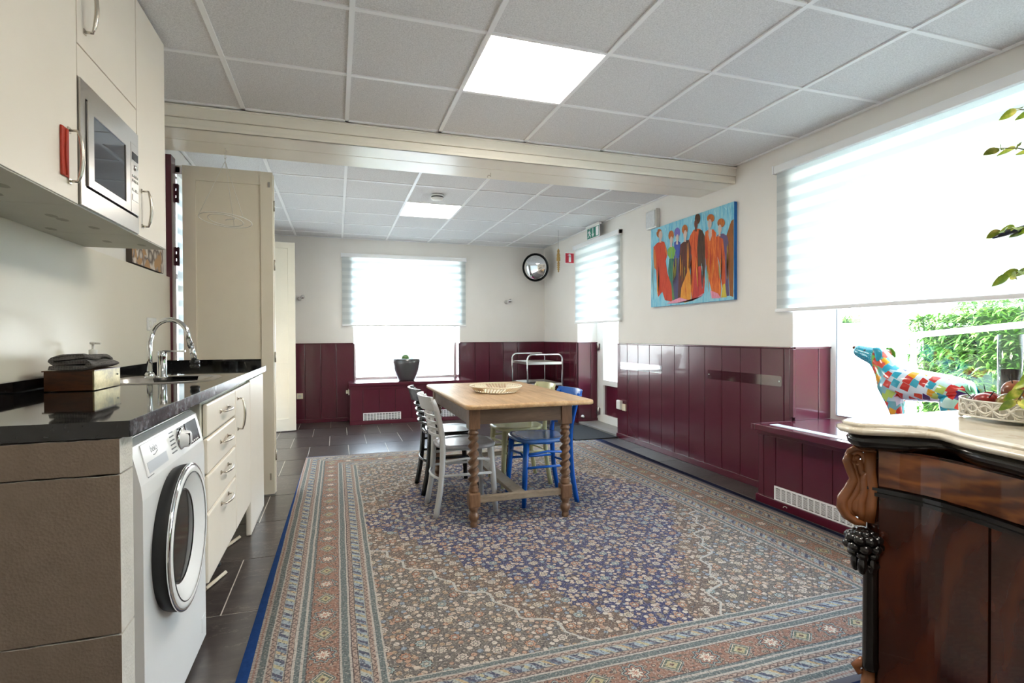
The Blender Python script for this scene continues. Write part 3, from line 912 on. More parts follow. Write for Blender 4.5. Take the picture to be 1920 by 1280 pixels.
# base cabinets
bc = thing('drawer_cabinet', 'cream base cabinet with four drawers beside the washing machine', 'cabinet', (-.8, 2.69, 0))
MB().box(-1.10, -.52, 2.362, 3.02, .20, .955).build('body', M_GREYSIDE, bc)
def front(mb, y_0, y_1, z_0, z_1, th=.018):
    return mb.box(XF - th, XF, y_0, y_1, z_0, z_1, bev=.009)
M_FRONT = M_CREAM
def bow_handle(parent, p0, p1, out, mat=M_NICKEL, r=.0065, name='handle', vert=False):
    p0, p1 = Vector(p0), Vector(p1); o = Vector(out)
    d = p1 - p0
    pts = [p0, p0 + o * .8]
    for k in range(1, 8):
        t = k / 8
        pts.append(p0 + d * t + o * (.85 + .35 * math.sin(PI * t)))
    pts += [p1 + o * .8, p1]
    m_ = MB().tube(pts, [r * .9] * 2 + [r * (1 + .35 * math.sin(PI * k / 8)) for k in range(1, 8)] + [r * .9] * 2, 8, flat=(1, .75))
    m_.box(min(p0.x, p1.x) - .001, max(p0.x, p1.x) + .004, p0.y - .009, p0.y + .009, p0.z - .009, p0.z + .009, bev=.002)
    m_.box(min(p0.x, p1.x) - .001, max(p0.x, p1.x) + .004, p1.y - .009, p1.y + .009, p1.z - .009, p1.z + .009, bev=.002)
    return m_.build(name, mat, parent)
for a, b, hz in ((.80, .932, .876), (.648, .79, .74), (.492, .64, .602), (.205, .484, .462)):
    dw = front(MB(), 2.392, 3.012, a, b).build('drawer', M_FRONT, bc)
    bow_handle(dw, (XF, 2.64, hz - .006), (XF, 2.80, hz - .006), (.026, 0, 0))
bd = thing('base_cabinet', 'narrow cream base cabinet with one door and a tall bow handle', 'cabinet', (-.8, 3.26, 0))
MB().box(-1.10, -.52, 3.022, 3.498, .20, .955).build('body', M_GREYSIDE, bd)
d_ = front(MB(), 3.022, 3.492, .205, .932).build('door', M_FRONT, bd)
bow_handle(d_, (XF, 3.07, .72), (XF, 3.07, .88), (.03, 0, 0))
for yy_ in (2.5, 3.1, 3.4):
    for xx_ in (-.62, -1.0):
        MB().lathe([(.03, 0), (.03, .01), (.015, .02), (.015, .20)], (xx_, yy_, 0), seg=10).build('leg', M_RUBBER, bc if yy_ < 3 else bd)
tag(front(MB(), 3.497, 4.09, 0.002, .945, .03).build('filler_panel', M_CREAM), 'plain cream filler panel reaching the floor between cabinet and folding door', 'panel')
for i, (a, b) in enumerate((((-.60, 2.80), (-.545, 2.97)), ((-.62, 3.30), (-.56, 3.47)))):
    tag(MB().tube([(a[0], a[1], .012), (b[0], b[1], .012)], .011, 4).build('wood_offcut', pm('pale_offcut', 0xD9CDB8, .7, var=.1)), ['pale wooden offcut lying under the drawer cabinet', 'pale wooden offcut lying under the one-door base cabinet'][i], 'offcut', 'offcuts under the cabinets')

# upper cabinets
XU = -.775
def upper(y_0, y_1, label, cat='cabinet'):
    t = thing('wall_cabinet', label, cat, (-.95, (y_0 + y_1) / 2, 1.62), 'cream wall cabinets')
    MB().box(XL + .001, XU - .02, y_0, y_1, 1.638, 2.598).build('body', M_CREAM, t)
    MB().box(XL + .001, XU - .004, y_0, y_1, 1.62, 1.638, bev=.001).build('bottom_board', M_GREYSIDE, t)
    return t
def udoor(t, y_0, y_1, z_0, z_1):
    return MB().box(XU - .019, XU, y_0 + .002, y_1 - .002, z_0, z_1, bev=.002).build('door', M_CREAM, t)
u1 = upper(1.38, 2.005, 'nearest cream wall cabinet, a red band hooked on its handle')
dd = udoor(u1, 1.38, 2.005, 1.624, 2.595)
bow_handle(dd, (XU, 1.945, 1.68), (XU, 1.945, 1.835), (.03, 0, 0))
u2 = upper(2.007, 2.527, 'cream wall cabinet with the built-in microwave oven')
dd = udoor(u2, 2.007, 2.527, 2.136, 2.595)
bow_handle(dd, (XU, 2.06, 2.195), (XU, 2.06, 2.36), (.03, 0, 0))
MB().box(XU - .019, XU - .001, 2.009, 2.525, 2.032, 2.132, bev=.001).build('filler_strip', M_CREAM, u2)
u3 = upper(2.529, 2.905, 'narrow cream wall cabinet right of the microwave, with a short bow handle')
dd = udoor(u3, 2.529, 2.905, 1.624, 2.595)
bow_handle(dd, (XU, 2.578, 1.668), (XU, 2.578, 1.815), (.03, 0, 0))
u0 = upper(.75, 1.378, 'cream wall cabinet nearest the camera, mostly out of frame')
udoor(u0, .75, 1.378, 1.624, 2.595)
MB().box(-1.0, -.92, 1.5, 1.88, 1.6195, 1.6205).build('slot', M_DARK, u1)
random.seed(11)
M_SMUDGE = pm('underside_smudge', 0xA7A598, .6, var=.1)
for k in range(9):
    yy_ = 1.7 + random.random() * 1.1; xx_ = -1.05 + random.random() * .22
    MB().prism([(xx_ + .016 * math.cos(t * PI / 4), yy_ + .03 * math.sin(t * PI / 4)) for t in range(8)], 1.6193, 1.6199).build('smudge', M_SMUDGE, u2 if yy_ > 2.0 else u1)
# strap on handle
tag(MB().box(XU + .0005, XU + .007, 1.888, 1.932, 1.686, 1.832, bev=.003).tube([(XU + .008, 1.91, 1.825), (XU + .009, 1.905, 1.76), (XU + .008, 1.912, 1.69)], .0035, 6).build('red_band', pm('red_cord', 0xB5361F, .6, var=.25, vs=60, stretch=(1, 8, 1))), 'red-orange band hanging behind the nearest wall cabinet handle', 'band')

# microwave
mw = thing('microwave', 'built-in stainless steel microwave oven between the wall cabinets', 'microwave', (-.9, 2.267, 1.63))
a0, a1, b0, b1 = 2.011, 2.523, 1.626, 2.028
X1 = XU + .006
fm = MB()
fm.box(XU - .02, X1, a0, a1, 1.975, b1).box(XU - .02, X1, a0, a1, b0, 1.688).box(XU - .02, X1, a0, 2.045, 1.688, 1.975).box(XU - .02, X1, 2.508, a1, 1.688, 1.975)
fm.build('trim_frame', M_STEEL, mw)
MB().box(-1.08, XU - .02, a0 + .01, a1 - .01, 1.645, b1 - .01).build('cavity', M_DARK, mw)
df = MB().box(XU - .015, XU + .012, 2.05, 2.092, 1.694, 1.969).box(XU - .015, XU + .012, 2.372, 2.418, 1.694, 1.969).box(XU - .015, XU + .012, 2.092, 2.372, 1.694, 1.722).box(XU - .015, XU + .012, 2.092, 2.372, 1.938, 1.969).build('door', M_STEEL, mw)
MB().box(XU - .014, XU + .009, 2.092, 2.372, 1.722, 1.938).build('door_window', pm('mirror_dark_glass', 0x3A3B40, .03, .85, var=0), df)
pn = MB().box(XU - .015, XU + .012, 2.422, 2.505, 1.694, 1.969, bev=.001).build('control_panel', M_STEEL, mw)
MB().box(XU + .011, XU + .0135, 2.434, 2.495, 1.905, 1.935).build('display', M_BLACK, pn)
for r_ in range(2):
    for c_ in range(4):
        MB().lathe([(.0055, .012), (.005, .0145), (0, .0147)], (XU, 2.44 + c_ * .0165, 1.842 - r_ * .018), 'x', 10).build('button', M_PLASTIC, pn)
MB().lathe([(.011, .012), (.010, .017), (0, .0175)], (XU, 2.466, 1.878), 'x', 16).build('dial', M_CHROME, pn)
MB().box(XU + .011, XU + .0145, 2.432, 2.46, 1.782, 1.792, bev=.001).build('button', M_PLASTIC, pn)
MB().box(XU + .011, XU + .0145, 2.468, 2.496, 1.782, 1.792, bev=.001).build('button', M_PLASTIC, pn)
MB().box(XU + .011, XU + .014, 2.432, 2.496, 1.745, 1.768, bev=.001).build('door_button', M_STEEL, pn)

# box, towel, soap bottle
def plate_mat():
    g = G('tarnished_brass_plate', 0.35, 0.7)
    g.color(g.ramp(g.noise(16, detail=6, rough=.7), [(0.3, 0x6C6658), (0.5, 0xA99B72), (0.65, 0xC7B88B), (0.8, 0x8D98A0)]))
    return g.mat
bxo = thing('wooden_box', 'small dark wooden box with a tarnished brass front on the worktop', 'box', (-.955, 2.50, 1.0))
M_BOXW = wood('box_wood', 0x2A160B, 0x4A2812, 0x5E3418, .3, stretch=(2, 2, 10))
MB().box(-1.035, -.882, 2.38, 2.63, 1.003, 1.075, bev=.002).build('body', M_BOXW, bxo)
MB().box(-.882, -.877, 2.38, 2.63, 1.003, 1.075).build('front_plate', plate_mat(), bxo)
MB().box(-1.04, -.875, 2.377, 2.633, 1.075, 1.079).build('rim', M_BOXW, bxo)
MB().lathe([(.003, 0), (.003, .004)], (-.877, 2.60, 1.05), 'x', 8).build('pin', M_BLACK, bxo)
def cloth_mat(name, c1, c2):
    g = G(name, 0.95, spec=0.1)
    v = g.voro(120, rand=.3)
    g.color(g.mix(V(g, v.outputs[0]).gt(.45), c1, c2)); g.bump(V(g, v.outputs[0]), .6, .002)
    return g.mat
def towel():
    mb = MB()
    # folded cloth: a closed ribbon wound in S-folds, extruded along y with wobble
    prof = []
    random.seed(5)
    path = [(-.066, .006), (.050, .004), (.068, .013), (.052, .023), (-.048, .020), (-.062, .029), (-.048, .038), (.052, .039)]
    n = 14
    # smooth the path
    P = []
    for i in range(len(path) - 1):
        for k in range(4):
            t = k / 4; P.append((path[i][0] * (1 - t) + path[i + 1][0] * t, path[i][1] * (1 - t) + path[i + 1][1] * t))
    P.append(path[-1])
    th = .0068
    up, dn = [], []
    for i, p in enumerate(P):
        a = P[max(i - 1, 0)]; b = P[min(i + 1, len(P) - 1)]
        d = Vector((b[0] - a[0], b[1] - a[1])).normalized(); nn = Vector((-d.y, d.x)) * th
        up.append((p[0] + nn.x, p[1] + nn.y)); dn.append((p[0] - nn.x, p[1] - nn.y))
    ring = up + dn[::-1]
    loops = []
    for j in range(n + 1):
        y = 2.37 + .27 * j / n
        s = 1 - .06 * abs(j / n - .5)
        loops.append([(-.955 + x * s + .004 * math.sin(j * .9 + z * 90), y + .006 * math.sin(x * 60), 1.084 + z * 1.15 * (1 + .12 * math.sin(j * .7 + x * 25)) - .010 * (j / n) * (z / .046)) for x, z in ring])
    loft(mb, loops)
    mb.add(loops[0], [list(range(len(ring)))]); mb.add(loops[-1], [list(range(len(ring)))])
    return mb
tag(towel().build('towel', cloth_mat('grey_waffle_cloth', 0x5A5857, 0x706D6B)), 'dark grey folded kitchen towel on the wooden box', 'towel')
sb = thing('soap_bottle', 'clear pump soap bottle on the worktop behind the wooden box', 'bottle', (-1.035, 2.80, 1.0))
MB().lathe([(.001, 1.001), (.036, 1.001), (.038, 1.01), (.038, 1.085), (.032, 1.105), (.014, 1.118), (.014, 1.125)], (-1.035, 2.80, 0), seg=24).build('body', glass_mat('bottle_clear', (.95, .95, .9), 1.4), sb)
MB().lathe([(.0, 1.004), (.034, 1.004), (.035, 1.095), (0, 1.096)], (-1.035, 2.80, 0), seg=24).build('soap', pm('pale_soap', 0xD9D0A6, .3, var=.02), sb)
MB().lathe([(.016, 1.12), (.016, 1.148), (.008, 1.15), (.005, 1.152), (.005, 1.172), (.012, 1.174), (.012, 1.184), (0, 1.185)], (-1.035, 2.80, 0), seg=16).tube([(-1.035, 2.80, 1.178), (-1.0, 2.785, 1.176)], .004, 8).build('pump', M_PLASTIC, sb)

# canvas above the splash panel
cv = thing('canvas_picture', 'small brown and grey canvas above the splash panel, mostly behind the cabinet', 'picture', (XL + .02, 3.78, 1.62))
def canvas_mat():
    g = G('sepia_canvas_print', 0.8)
    v = g.voro(14); f = g.noise(9, detail=6)
    g.color(g.mix(f.gt(.56), g.ramp(V(g, v.outputs[0]), [(0.1, 0xCFC6BC), (.35, 0x9E9189), (.5, 0x6A5E58), (.7, 0xD6CBC0)]), 0xB48E66))
    return g.mat
MB().box(XL + .001, XL + .03, 3.46, 4.02, 1.625, 2.05, bev=.001).build('stretcher', pm('dark_canvas_side', 0x4A423C, .7), cv)
MB().box(XL + .03, XL + .031, 3.461, 4.019, 1.626, 2.049).build('print', canvas_mat(), cv)

# ------------------------------------------------------------------ rug
def rug_mat(W_, L_):
    g = G('persian_rug_pile', 0.95, spec=0.12)
    x, y, z = g.obj()
    wob = g.noise(3.0, detail=2) * 0.012 - 0.006
    xd = x.min(W_ - x); yd = y.min(L_ - y)
    d = xd.min(yd) + wob
    side = xd.lt(yd)                       # 1 on the long borders
    s = side * y + (1 - side) * x
    BW = 0.527
    def band(lst):
        return g.ramp(d / BW, [(p / BW, c) for p, c in lst], 'CONSTANT')
    WOOL, TEAL, SALM, MEAN, RUST, NAVY = 0xB3A99F, 0x5C6A6C, 0xA78B7C, 0x9D9B92, 0x8F6452, 0x2B3150
    base = band([(0, 0x1D4487), (.047, WOOL), (.056, 0xA87C6D), (.064, WOOL), (.074, TEAL), (.096, WOOL), (.102, SALM), (.118, 0x4B4241), (.121, MEAN),
                 (.164, 0x4B4241), (.167, SALM), (.184, 0x47383A), (.187, WOOL), (.196, TEAL), (.216, WOOL), (.226, TEAL), (.236, 0x47383A), (.239, RUST), (.350, 0x47383A),
                 (.353, WOOL), (.362, TEAL), (.388, WOOL), (.397, 0x47383A), (.400, SALM), (.417, 0x4B4241), (.420, MEAN), (.464, 0x4B4241), (.467, SALM), (.483, WOOL), (.492, TEAL), (.512, WOOL)])
    # meander of slanted blue and yellow leaves
    def meander(base, lo, hi, per):
        t = ((s + (d - lo) * 0.9) / per).fract()
        inb = d.gt(lo) * d.lt(hi)
        c = g.ramp(t, [(0, 0x39415F), (.10, 0x8FA0AB), (.28, 0xB3A87F), (.40, 0x8FA0AB), (.52, 0x34405E), (.64, 0xA9ADA6), (.80, 0xB79A6C), (.9, 0x6E7F90)], 'CONSTANT')
        blot = g.noise(60, detail=2)
        c = g.mix(blot.gt(.58) * .8, c, 0x3B4462)
        return g.mix(inb, base, c)
    base = meander(base, .124, .161, .17)
    base = meander(base, .423, .461, .16)
    # dotted salmon stripes
    def scallop(base, lo, hi, per):
        t = ((s / per).fract() - .5).abs()
        inb = d.gt(lo) * d.lt(hi)
        k = ((d - lo) / (hi - lo) - t * 2.0).abs().lt(.22)
        return g.mix(inb * k * .85, base, 0x5A4644)
    for lo, hi in ((.102, .118), (.167, .184), (.400, .417), (.467, .483)): base = scallop(base, lo, hi, .036)
    # beads in the wool lines
    bead = (s / .016).fract().gt(.5)
    inw = d.gt(.047) * d.lt(.074)
    base = g.mix(inw * bead * .5, base, 0x8B6E66)
    # rosette main border
    per = .30
    t = ((s / per).fract() - .5) * per
    q = d - .295
    r = (t * t + q * q).sqrt()
    ang = q.atan2(t)
    petal = (ang * 8.0).sin() * .006
    inb = d.gt(.240) * d.lt(.350)
    vor = g.voro(36, g.vec(x, y, z), rand=.9)
    vd = V(g, vor.outputs[0])
    lace = g.ramp(vd, [(0, 0x3D4A45), (.16, 0xB7A48B), (.24, 0x2F3338), (.34, 0x95654F), (.62, 0x86604F), (.8, 0x4A5B56)], 'CONSTANT')
    base = g.mix(inb * .85, base, lace)
    rose = g.ramp((r + petal) / .05, [(0, 0xB8674B), (.16, 0xD8CDBB), (.44, 0x2F3338), (.52, 0xA9705A), (.68, 0x3A3F4A), (.8, 0x8F9C96), (.9, 0x2F3338)], 'CONSTANT')
    base = g.mix(inb * (r + petal).lt(.048), base, rose)
    t2 = (((s / per) + .5).fract() - .5) * per
    dia = t2.abs() + q.abs() * 1.2
    base = g.mix(inb * dia.lt(.055), base, g.ramp(dia / .055, [(0, 0x6B4A3C), (.2, 0xB6A678), (.5, 0x5E6A5A), (.72, 0xCBBBA2), (.82, 0x2F3338), (.9, 0x7E8F8A)], 'CONSTANT'))
    # field: diamond lattice of rosettes with leaves
    cx, cy = x - W_ / 2, y - L_ / 2
    med = (cx.abs() / (W_ / 2 - .62) + cy.abs() / (L_ / 2 - .62))
    step = ((cy / .09).floor() * .09).abs() / (L_ / 2 - .62) + ((cx / .09).floor() * .09).abs() / (W_ / 2 - .62)
    zig = ((cx / .20).fract() - .5).abs() * .11 + ((cy / .16).fract() - .5).abs() * .11
    navyreg = step.lt(1.18)
    corner = (med + zig).gt(1.43)
    line = (med + zig).gt(1.425) * (med + zig).lt(1.445)
    k = .135
    u = cx / k; v = cy / k
    a1 = (u + v).fract() - .5; b1 = (u - v).fract() - .5
    rr = (a1 * a1 + b1 * b1).sqrt()
    an = a1.atan2(b1)
    rp = rr + (an * 8.0).sin() * .03
    # per-cell random
    wn = g.n('ShaderNodeTexWhiteNoise'); wn.noise_dimensions = '2D'
    g.t.links.new(g.vec((u + v).floor(), (u - v).floor(), 0.0), wn.inputs['Vector'])
    rnd = V(g, wn.outputs[0])
    leaf = g.voro(33, g.vec(x, y, z), rand=.75)
    ld = V(g, leaf.outputs[0])
    sepc = g.n('ShaderNodeSeparateColor'); g.t.links.new(leaf.outputs[1], sepc.inputs[0])
    lr = V(g, sepc.outputs[0])
    leafc = g.ramp(lr, [(0, 0xC2A891), (.22, 0xA98B6C), (.4, 0xC9B7A6), (.55, 0x7E8FA0), (.68, 0xB08468), (.8, 0xCDBFB0), (.9, 0x8A7A6B)], 'CONSTANT')
    gnd_b = g.mix(g.noise(2.2, detail=3), 0x5A4A42, 0x7A6250)
    gnd_n = g.mix(g.noise(14, detail=3).gt(.62), 0x1F2A62, 0x4A3A3E)
    gnd_c = g.mix(g.noise(2.2, detail=3), 0x63605E, 0x6E6257)
    gnd = g.mix(corner, g.mix(navyreg, gnd_b, gnd_n), gnd_c)
    f1 = g.mix(ld.lt(.40), gnd, leafc)
    f1 = g.mix(ld.gt(.40) * ld.lt(.45), f1, 0x2C2A33)
    rosec = g.ramp(rnd, [(0, 0xC4B3A4), (.3, 0x8FA3A0), (.5, 0xB9835F), (.7, 0xC9B79C), (.88, 0xA8704F)], 'CONSTANT')
    f2 = g.mix(rp.lt(.25), f1, g.mix(navyreg, 0x3A3230, 0x27305A))
    f2 = g.mix(rp.lt(.21), f2, rosec)
    f2 = g.mix(rp.lt(.12), f2, 0x4E4650)
    f2 = g.mix(rp.lt(.075), f2, 0xC8BDA8)
    # stems along the lattice
    st = a1.abs().gt(.475).max(b1.abs().gt(.475))
    f2 = g.mix(st * .5, f2, 0x3A3A48)
    f2 = g.mix(line, f2, 0xB9B4AC)
    infield = d.gt(.52)
    col = g.mix(infield, base, f2)
    # wear, woolly variation
    col = g.mix(g.noise(1.1, detail=4) * .2 + .06, col, 0x9C938C)
    kn = g.noise(120, detail=2)
    col = g.mix(kn.gt(.60) * .45, col, 0x3B3738)
    col = g.mix(kn.lt(.41) * .35, col, 0xCFC4B8)
    hs = g.n('ShaderNodeHueSaturation'); hs.inputs['Saturation'].default_value = .9; hs.inputs['Value'].default_value = .92
    g.t.links.new(col, hs.inputs['Color']); col = hs.outputs[0]
    col = g.mix(d.lt(.047), col, 0x6D6A70)
    col = g.mix(d.lt(.018), col, 0x20294A)
    col = g.mix((x + wob * .4).lt(.049), col, g.mix(g.noise(40), 0x1B3A74, 0x284F90))
    g.color(col)
    pile = g.noise(700, detail=2)
    g.bump(pile + g.noise(90, detail=3), .5, .003)
    return g.mat
RW, RL = 3.20, 4.26
mb = MB()
NX, NY = 24, 32
random.seed(2)
vsr = []; 
for j in range(NY + 1):
    for i in range(NX + 1):
        vsr.append((RW * i / NX, RL * j / NY, .009 + .0008 * math.sin(i * 1.3 + j * .8)))
fsr = [[j * (NX + 1) + i, j * (NX + 1) + i + 1, (j + 1) * (NX + 1) + i + 1, (j + 1) * (NX + 1) + i] for j in range(NY) for i in range(NX)]
mb.add(vsr, fsr, 0, True)
edge = [j for j in range(NX + 1)] + [(j) * (NX + 1) + NX for j in range(1, NY + 1)] + [NY * (NX + 1) + i for i in range(NX - 1, -1, -1)] + [j * (NX + 1) for j in range(NY - 1, 0, -1)]
n = len(edge)
mb.add([vsr[i] for i in edge] + [(vsr[i][0], vsr[i][1], 0.0005) for i in edge], [[i, (i + 1) % n, n + (i + 1) % n, n + i] for i in range(n)])
rug = mb.build('rug', rug_mat(RW, RL))
rug.location = (-.352, 1.335, 0)
rug.rotation_euler[2] = R(0)
tag(rug, 'large patterned oriental rug with blue edge under the dining table', 'rug')
# slight skew so that the far edge runs as laid: shear the mesh itself
for v_ in rug.data.vertices:
    fx_ = v_.co.x / RW; fy_ = v_.co.y / RL
    v_.co.y -= .13 * fx_ * fy_
    v_.co.x += (.055 * fy_) * (1 - fx_) + .06 * fx_ * fy_
tag(MB().box(2.60, 3.14, 5.50, 6.40, .0, .012, bev=.003).build('doormat', pm('black_doormat', 0x2A2B2A, .95, var=.3, vs=60, bump=.6, bs=200, bd=.004)), 'dark rectangular doormat before the garden door', 'doormat')

# ------------------------------------------------------------------ dining table
tb = thing('dining_table', 'wooden dining table with worn pine top and dark barley-twist legs', 'table', (1.15, 3.85, 0))
TZ = .783
mb = MB()
tp_ = rrect(.742, 1.612, 3.105, 4.64, .05, 5)
def inset(pts, k, cx=1.177, cy=3.87):
    return [(p[0] - k * (1 if p[0] > cx else -1), p[1] - k * (1 if p[1] > cy else -1)) for p in pts]
loops = []
for k, z in ((.006, TZ - .030), (0, TZ - .024), (0, TZ - .010), (.004, TZ - .003), (.011, TZ)):
    loops.append([(x, y, z) for x, y in inset(tp_, k)])
loft(mb, loops, cap=True); mb.add(loops[0], [list(range(len(tp_)))[::-1]])
mb.build('tabletop', M_TABLETOP, tb)
LX, LY = (.810, 1.434), (3.205, 4.425)
def turned_leg(cx, cy):
    m_ = MB()
    m_.box(cx - .036, cx + .036, cy - .036, cy + .036, .625, TZ - .03, bev=.003)
    m_.box(cx - .037, cx + .037, cy - .037, cy + .037, .135, .228, bev=.010)
    prof = [(.018, .0), (.023, .003), (.024, .035), (.020, .04), (.027, .05), (.034, .065), (.034, .08), (.028, .094), (.021, .103), (.030, .118), (.034, .128), (.030, .14)]
    m_.lathe(prof, (cx, cy, 0), seg=20)
    m_.lathe([(.026, .222), (.032, .232), (.034, .242), (.028, .254), (.030, .262), (.026, .27)], (cx, cy, 0), seg=20)
    m_.lathe([(.026, .585), (.033, .592), (.034, .602), (.026, .612), (.030, .618), (.032, .630)], (cx, cy, 0), seg=20)
    # barley twist
    seg, N = 24, 110
    vs_, fs = [], []
    for i in range(N + 1):
        z = .262 + (.592 - .262) * i / N
        t = i / N
        e_ = min(1, t * 9, (1 - t) * 9)
        ph = z / .104 * 2 * PI
        for k in range(seg):
            a = 2 * PI * k / seg
            r_ = .0270 + e_ * (.0085 * math.cos(2 * (a - ph)))
            vs_.append((cx + r_ * math.cos(a), cy + r_ * math.sin(a), z))
    for i in range(N):
        for k in range(seg):
            k2 = (k + 1) % seg
            fs.append([i * seg + k, i * seg + k2, (i + 1) * seg + k2, (i + 1) * seg + k])
    m_.add(vs_, fs, 0, True)
    return m_
for cx in LX:
    for cy in LY: turned_leg(cx, cy).build('leg', M_OAK, tb)
MB().box(LX[0] + .036, LX[1] - .036, LY[0] - .028, LY[0] - .006, .652, TZ - .03, bev=.002).build('apron', M_OAKX, tb)
MB().box(LX[0] + .036, LX[1] - .036, LY[1] + .006, LY[1] + .028, .652, TZ - .03, bev=.002).build('apron', M_OAKX, tb)
for cx, s_ in ((LX[0], -1), (LX[1], 1)):
    MB().box(cx + s_ * .006, cx + s_ * .028, LY[0] + .036, LY[1] - .036, .652, TZ - .03, bev=.002).build('apron', M_OAKX, tb)
for cy in LY: MB().box(LX[0] + .037, LX[1] - .037, cy - .02, cy + .02, .158, .198, bev=.004).build('cross_stretcher', M_OAKG, tb)
MB().box(1.08, 1.165, LY[0] + .02, LY[1] - .02, .165, .193, bev=.004).build('long_stretcher', M_OAKG, tb)

# basket tray on the table
bk = thing('bread_basket', 'shallow ivory openwork oval basket on the table top', 'basket', (1.14, 3.82, TZ))
M_BASK = pm('ivory_basket', 0xE9DFC8, .45, var=.03)
def oval(a, b, z, n=48, cx=1.14, cy=3.82): return [(cx + a * math.cos(2 * PI * k / n), cy + b * math.sin(2 * PI * k / n), z) for k in range(n)]
m_ = MB(); loft(m_, [oval(.148, .185, TZ + .002), oval(.15, .187, TZ + .006)], cap=True); m_.add(oval(.148, .185, TZ + .002), [list(range(48))]); m_.build('bottom', M_BASK, bk)
MB().tube(oval(.192, .232, TZ + .046), .005, 8, closed=True).build('rim', M_BASK, bk)
MB().tube(oval(.153, .190, TZ + .008), .004, 8, closed=True).build('base_ring', M_BASK, bk)
rm = MB()
for k in range(48):
    a = 2 * PI * k / 48
    for sft in (.13,):
        p = (1.14 + .153 * math.cos(a), 3.82 + .19 * math.sin(a), TZ + .008); q = (1.14 + .192 * math.cos(a + sft), 3.82 + .232 * math.sin(a + sft), TZ + .045)
        rm.tube([p, q], .0032, 5)
lat = rm.build('lattice_rib', M_BASK, bk, 'stuff')
# a solid oval cartouche on four sides
for k in (3, 15, 27, 39):
    vv = []
    for j in range(-3, 4):
        a = 2 * PI * (k + j * .8) / 48
        vv.append((1.14 + .163 * math.cos(a), 3.82 + .2 * math.sin(a), TZ + .018)); vv.append((1.14 + .186 * math.cos(a), 3.82 + .226 * math.sin(a), TZ + .040))
    MB().add(vv, [(2 * i, 2 * i + 2, 2 * i + 3, 2 * i + 1) for i in range(6)]).build('cartouche', M_BASK, bk)

# ------------------------------------------------------------------ cafe chairs (local: faces +x, origin on the floor)
def make_chair(mat, seat_mat, label, loc, rot, seat_w=.40):
    t = thing('cafe_chair', label, 'chair', (0, 0, 0), 'painted cafe chairs round the table')
    # seat: rounded trapezoid
    n = 40; loops = []
    for k, z in ((.012, .440), (.0, .446), (0, .460), (.006, .467), (.03, .468), (.07, .462)):
        l = []
        for i in range(n):
            a = 2 * PI * i / n
            ca, sa = math.cos(a), math.sin(a)
            sq = (abs(ca) ** 3.2 + abs(sa) ** 3.2) ** (-1 / 3.2)
            x = .205 * ca * sq; y = .205 * sa * sq * (1 + .08 * ca)
            f = 1 - k / .2
            l.append((x * f + .015, y * f, z))
        loops.append(l)
    m_ = MB(); loft(m_, loops, cap=True); m_.add(loops[0], [list(range(n))[::-1]])
    m_.build('seat', seat_mat, t)
    for s_ in (-1, 1):
        MB().tube([(.195, s_ * .185, 0), (.180, s_ * .172, .25), (.165, s_ * .160, .445)], [.0145, .018, .021], 4, flat=(1.15, 1.15)).build('leg', mat, t)
        # rear post: leg and back upright in one steam-bent piece
        pts = [(-.215, s_ * .175, 0), (-.180, s_ * .172, .2), (-.165, s_ * .170, .42), (-.172, s_ * .172, .55), (-.205, s_ * .178, .70), (-.236, s_ * .183, .775)]
        P = [Vector(p) for p in pts]; Q = []
        for i in range(len(P) - 1):
            a = P[max(i - 1, 0)]; b = P[i]; c_ = P[i + 1]; d_ = P[min(i + 2, len(P) - 1)]
            for k in range(4):
                u = k / 4
                Q.append(0.5 * ((2 * b) + (c_ - a) * u + (2 * a - 5 * b + 4 * c_ - d_) * u * u + (3 * b - a - 3 * c_ + d_) * u ** 3))
        Q.append(P[-1])
        MB().tube(Q, .0195, 4, flat=(1.15, 1.0)).build('rear_post', mat, t)
    # bent head board
    def bent(z0, z1, bow, th, y_=.180, xoff=0.0):
        m2 = MB(); N = 12; lo = []
        def px(z): return -.165 - (max(z - .42, 0) ** 1.5) * .32
        for i in range(N + 1):
            y = -y_ + 2 * y_ * i / N
            b = bow * (1 - (y / y_) ** 2)
            lo.append((y, b))
        vs_ = []
        for (y, b) in lo:
            for z, zz in ((z0, 0), (z1, 0)):
                x = px(z) - b + xoff
                vs_.append((x - th, y, z)); vs_.append((x + th, y, z))
        fs = []
        for i in range(N):
            o_ = i * 4; q_ = o_ + 4
            fs += [(o_, q_, q_ + 2, o_ + 2), (o_ + 1, o_ + 3, q_ + 3, q_ + 1), (o_ + 2, q_ + 2, q_ + 3, o_ + 3), (o_, o_ + 1, q_ + 1, q_)]
        fs += [(0, 2, 3, 1), (N * 4, N * 4 + 1, N * 4 + 3, N * 4 + 2)]
        m2.add(vs_, fs, 0, False)
        return m2
    bent(.705, .798, .055, .008, .197, -.002).build('head_board', mat, t)
    for z in (.535, .578, .621, .664):
        bent(z - .008, z + .008, .045, .007, .172).build('slat', mat, t)
    # stretchers
    for s_ in (-1, 1):
        MB().tube([(.180, s_ * .173, .27), (-.178, s_ * .172, .27)], .0095, 8).build('stretcher', mat, t)
        MB().tube([(.172, s_ * .168, .36), (0, s_ * .150, .372), (-.170, s_ * .170, .36)], .009, 8).build('stretcher', mat, t)
    MB().tube([(.178, -.170, .33), (.150, 0, .335), (.178, .170, .33)], .0095, 8).build('stretcher', mat, t)
    MB().tube([(-.180, y, .25) if abs(y) > .1 else (-.180 - .035 * (1 - (y / .17) ** 2), y, .25) for y in (-.172, -.09, -.05, 0, .05, .09, .172)], .009, 8).build('stretcher', mat, t)
    t.location = loc; t.rotation_euler[2] = R(rot)
    return t
M_CGREY = pm('chair_grey_paint', 0xC2C2C2, .32, var=.04); M_CGREYS = pm('chair_worn_grey_seat', 0x8E8C90, .22, var=.25, vs=14)
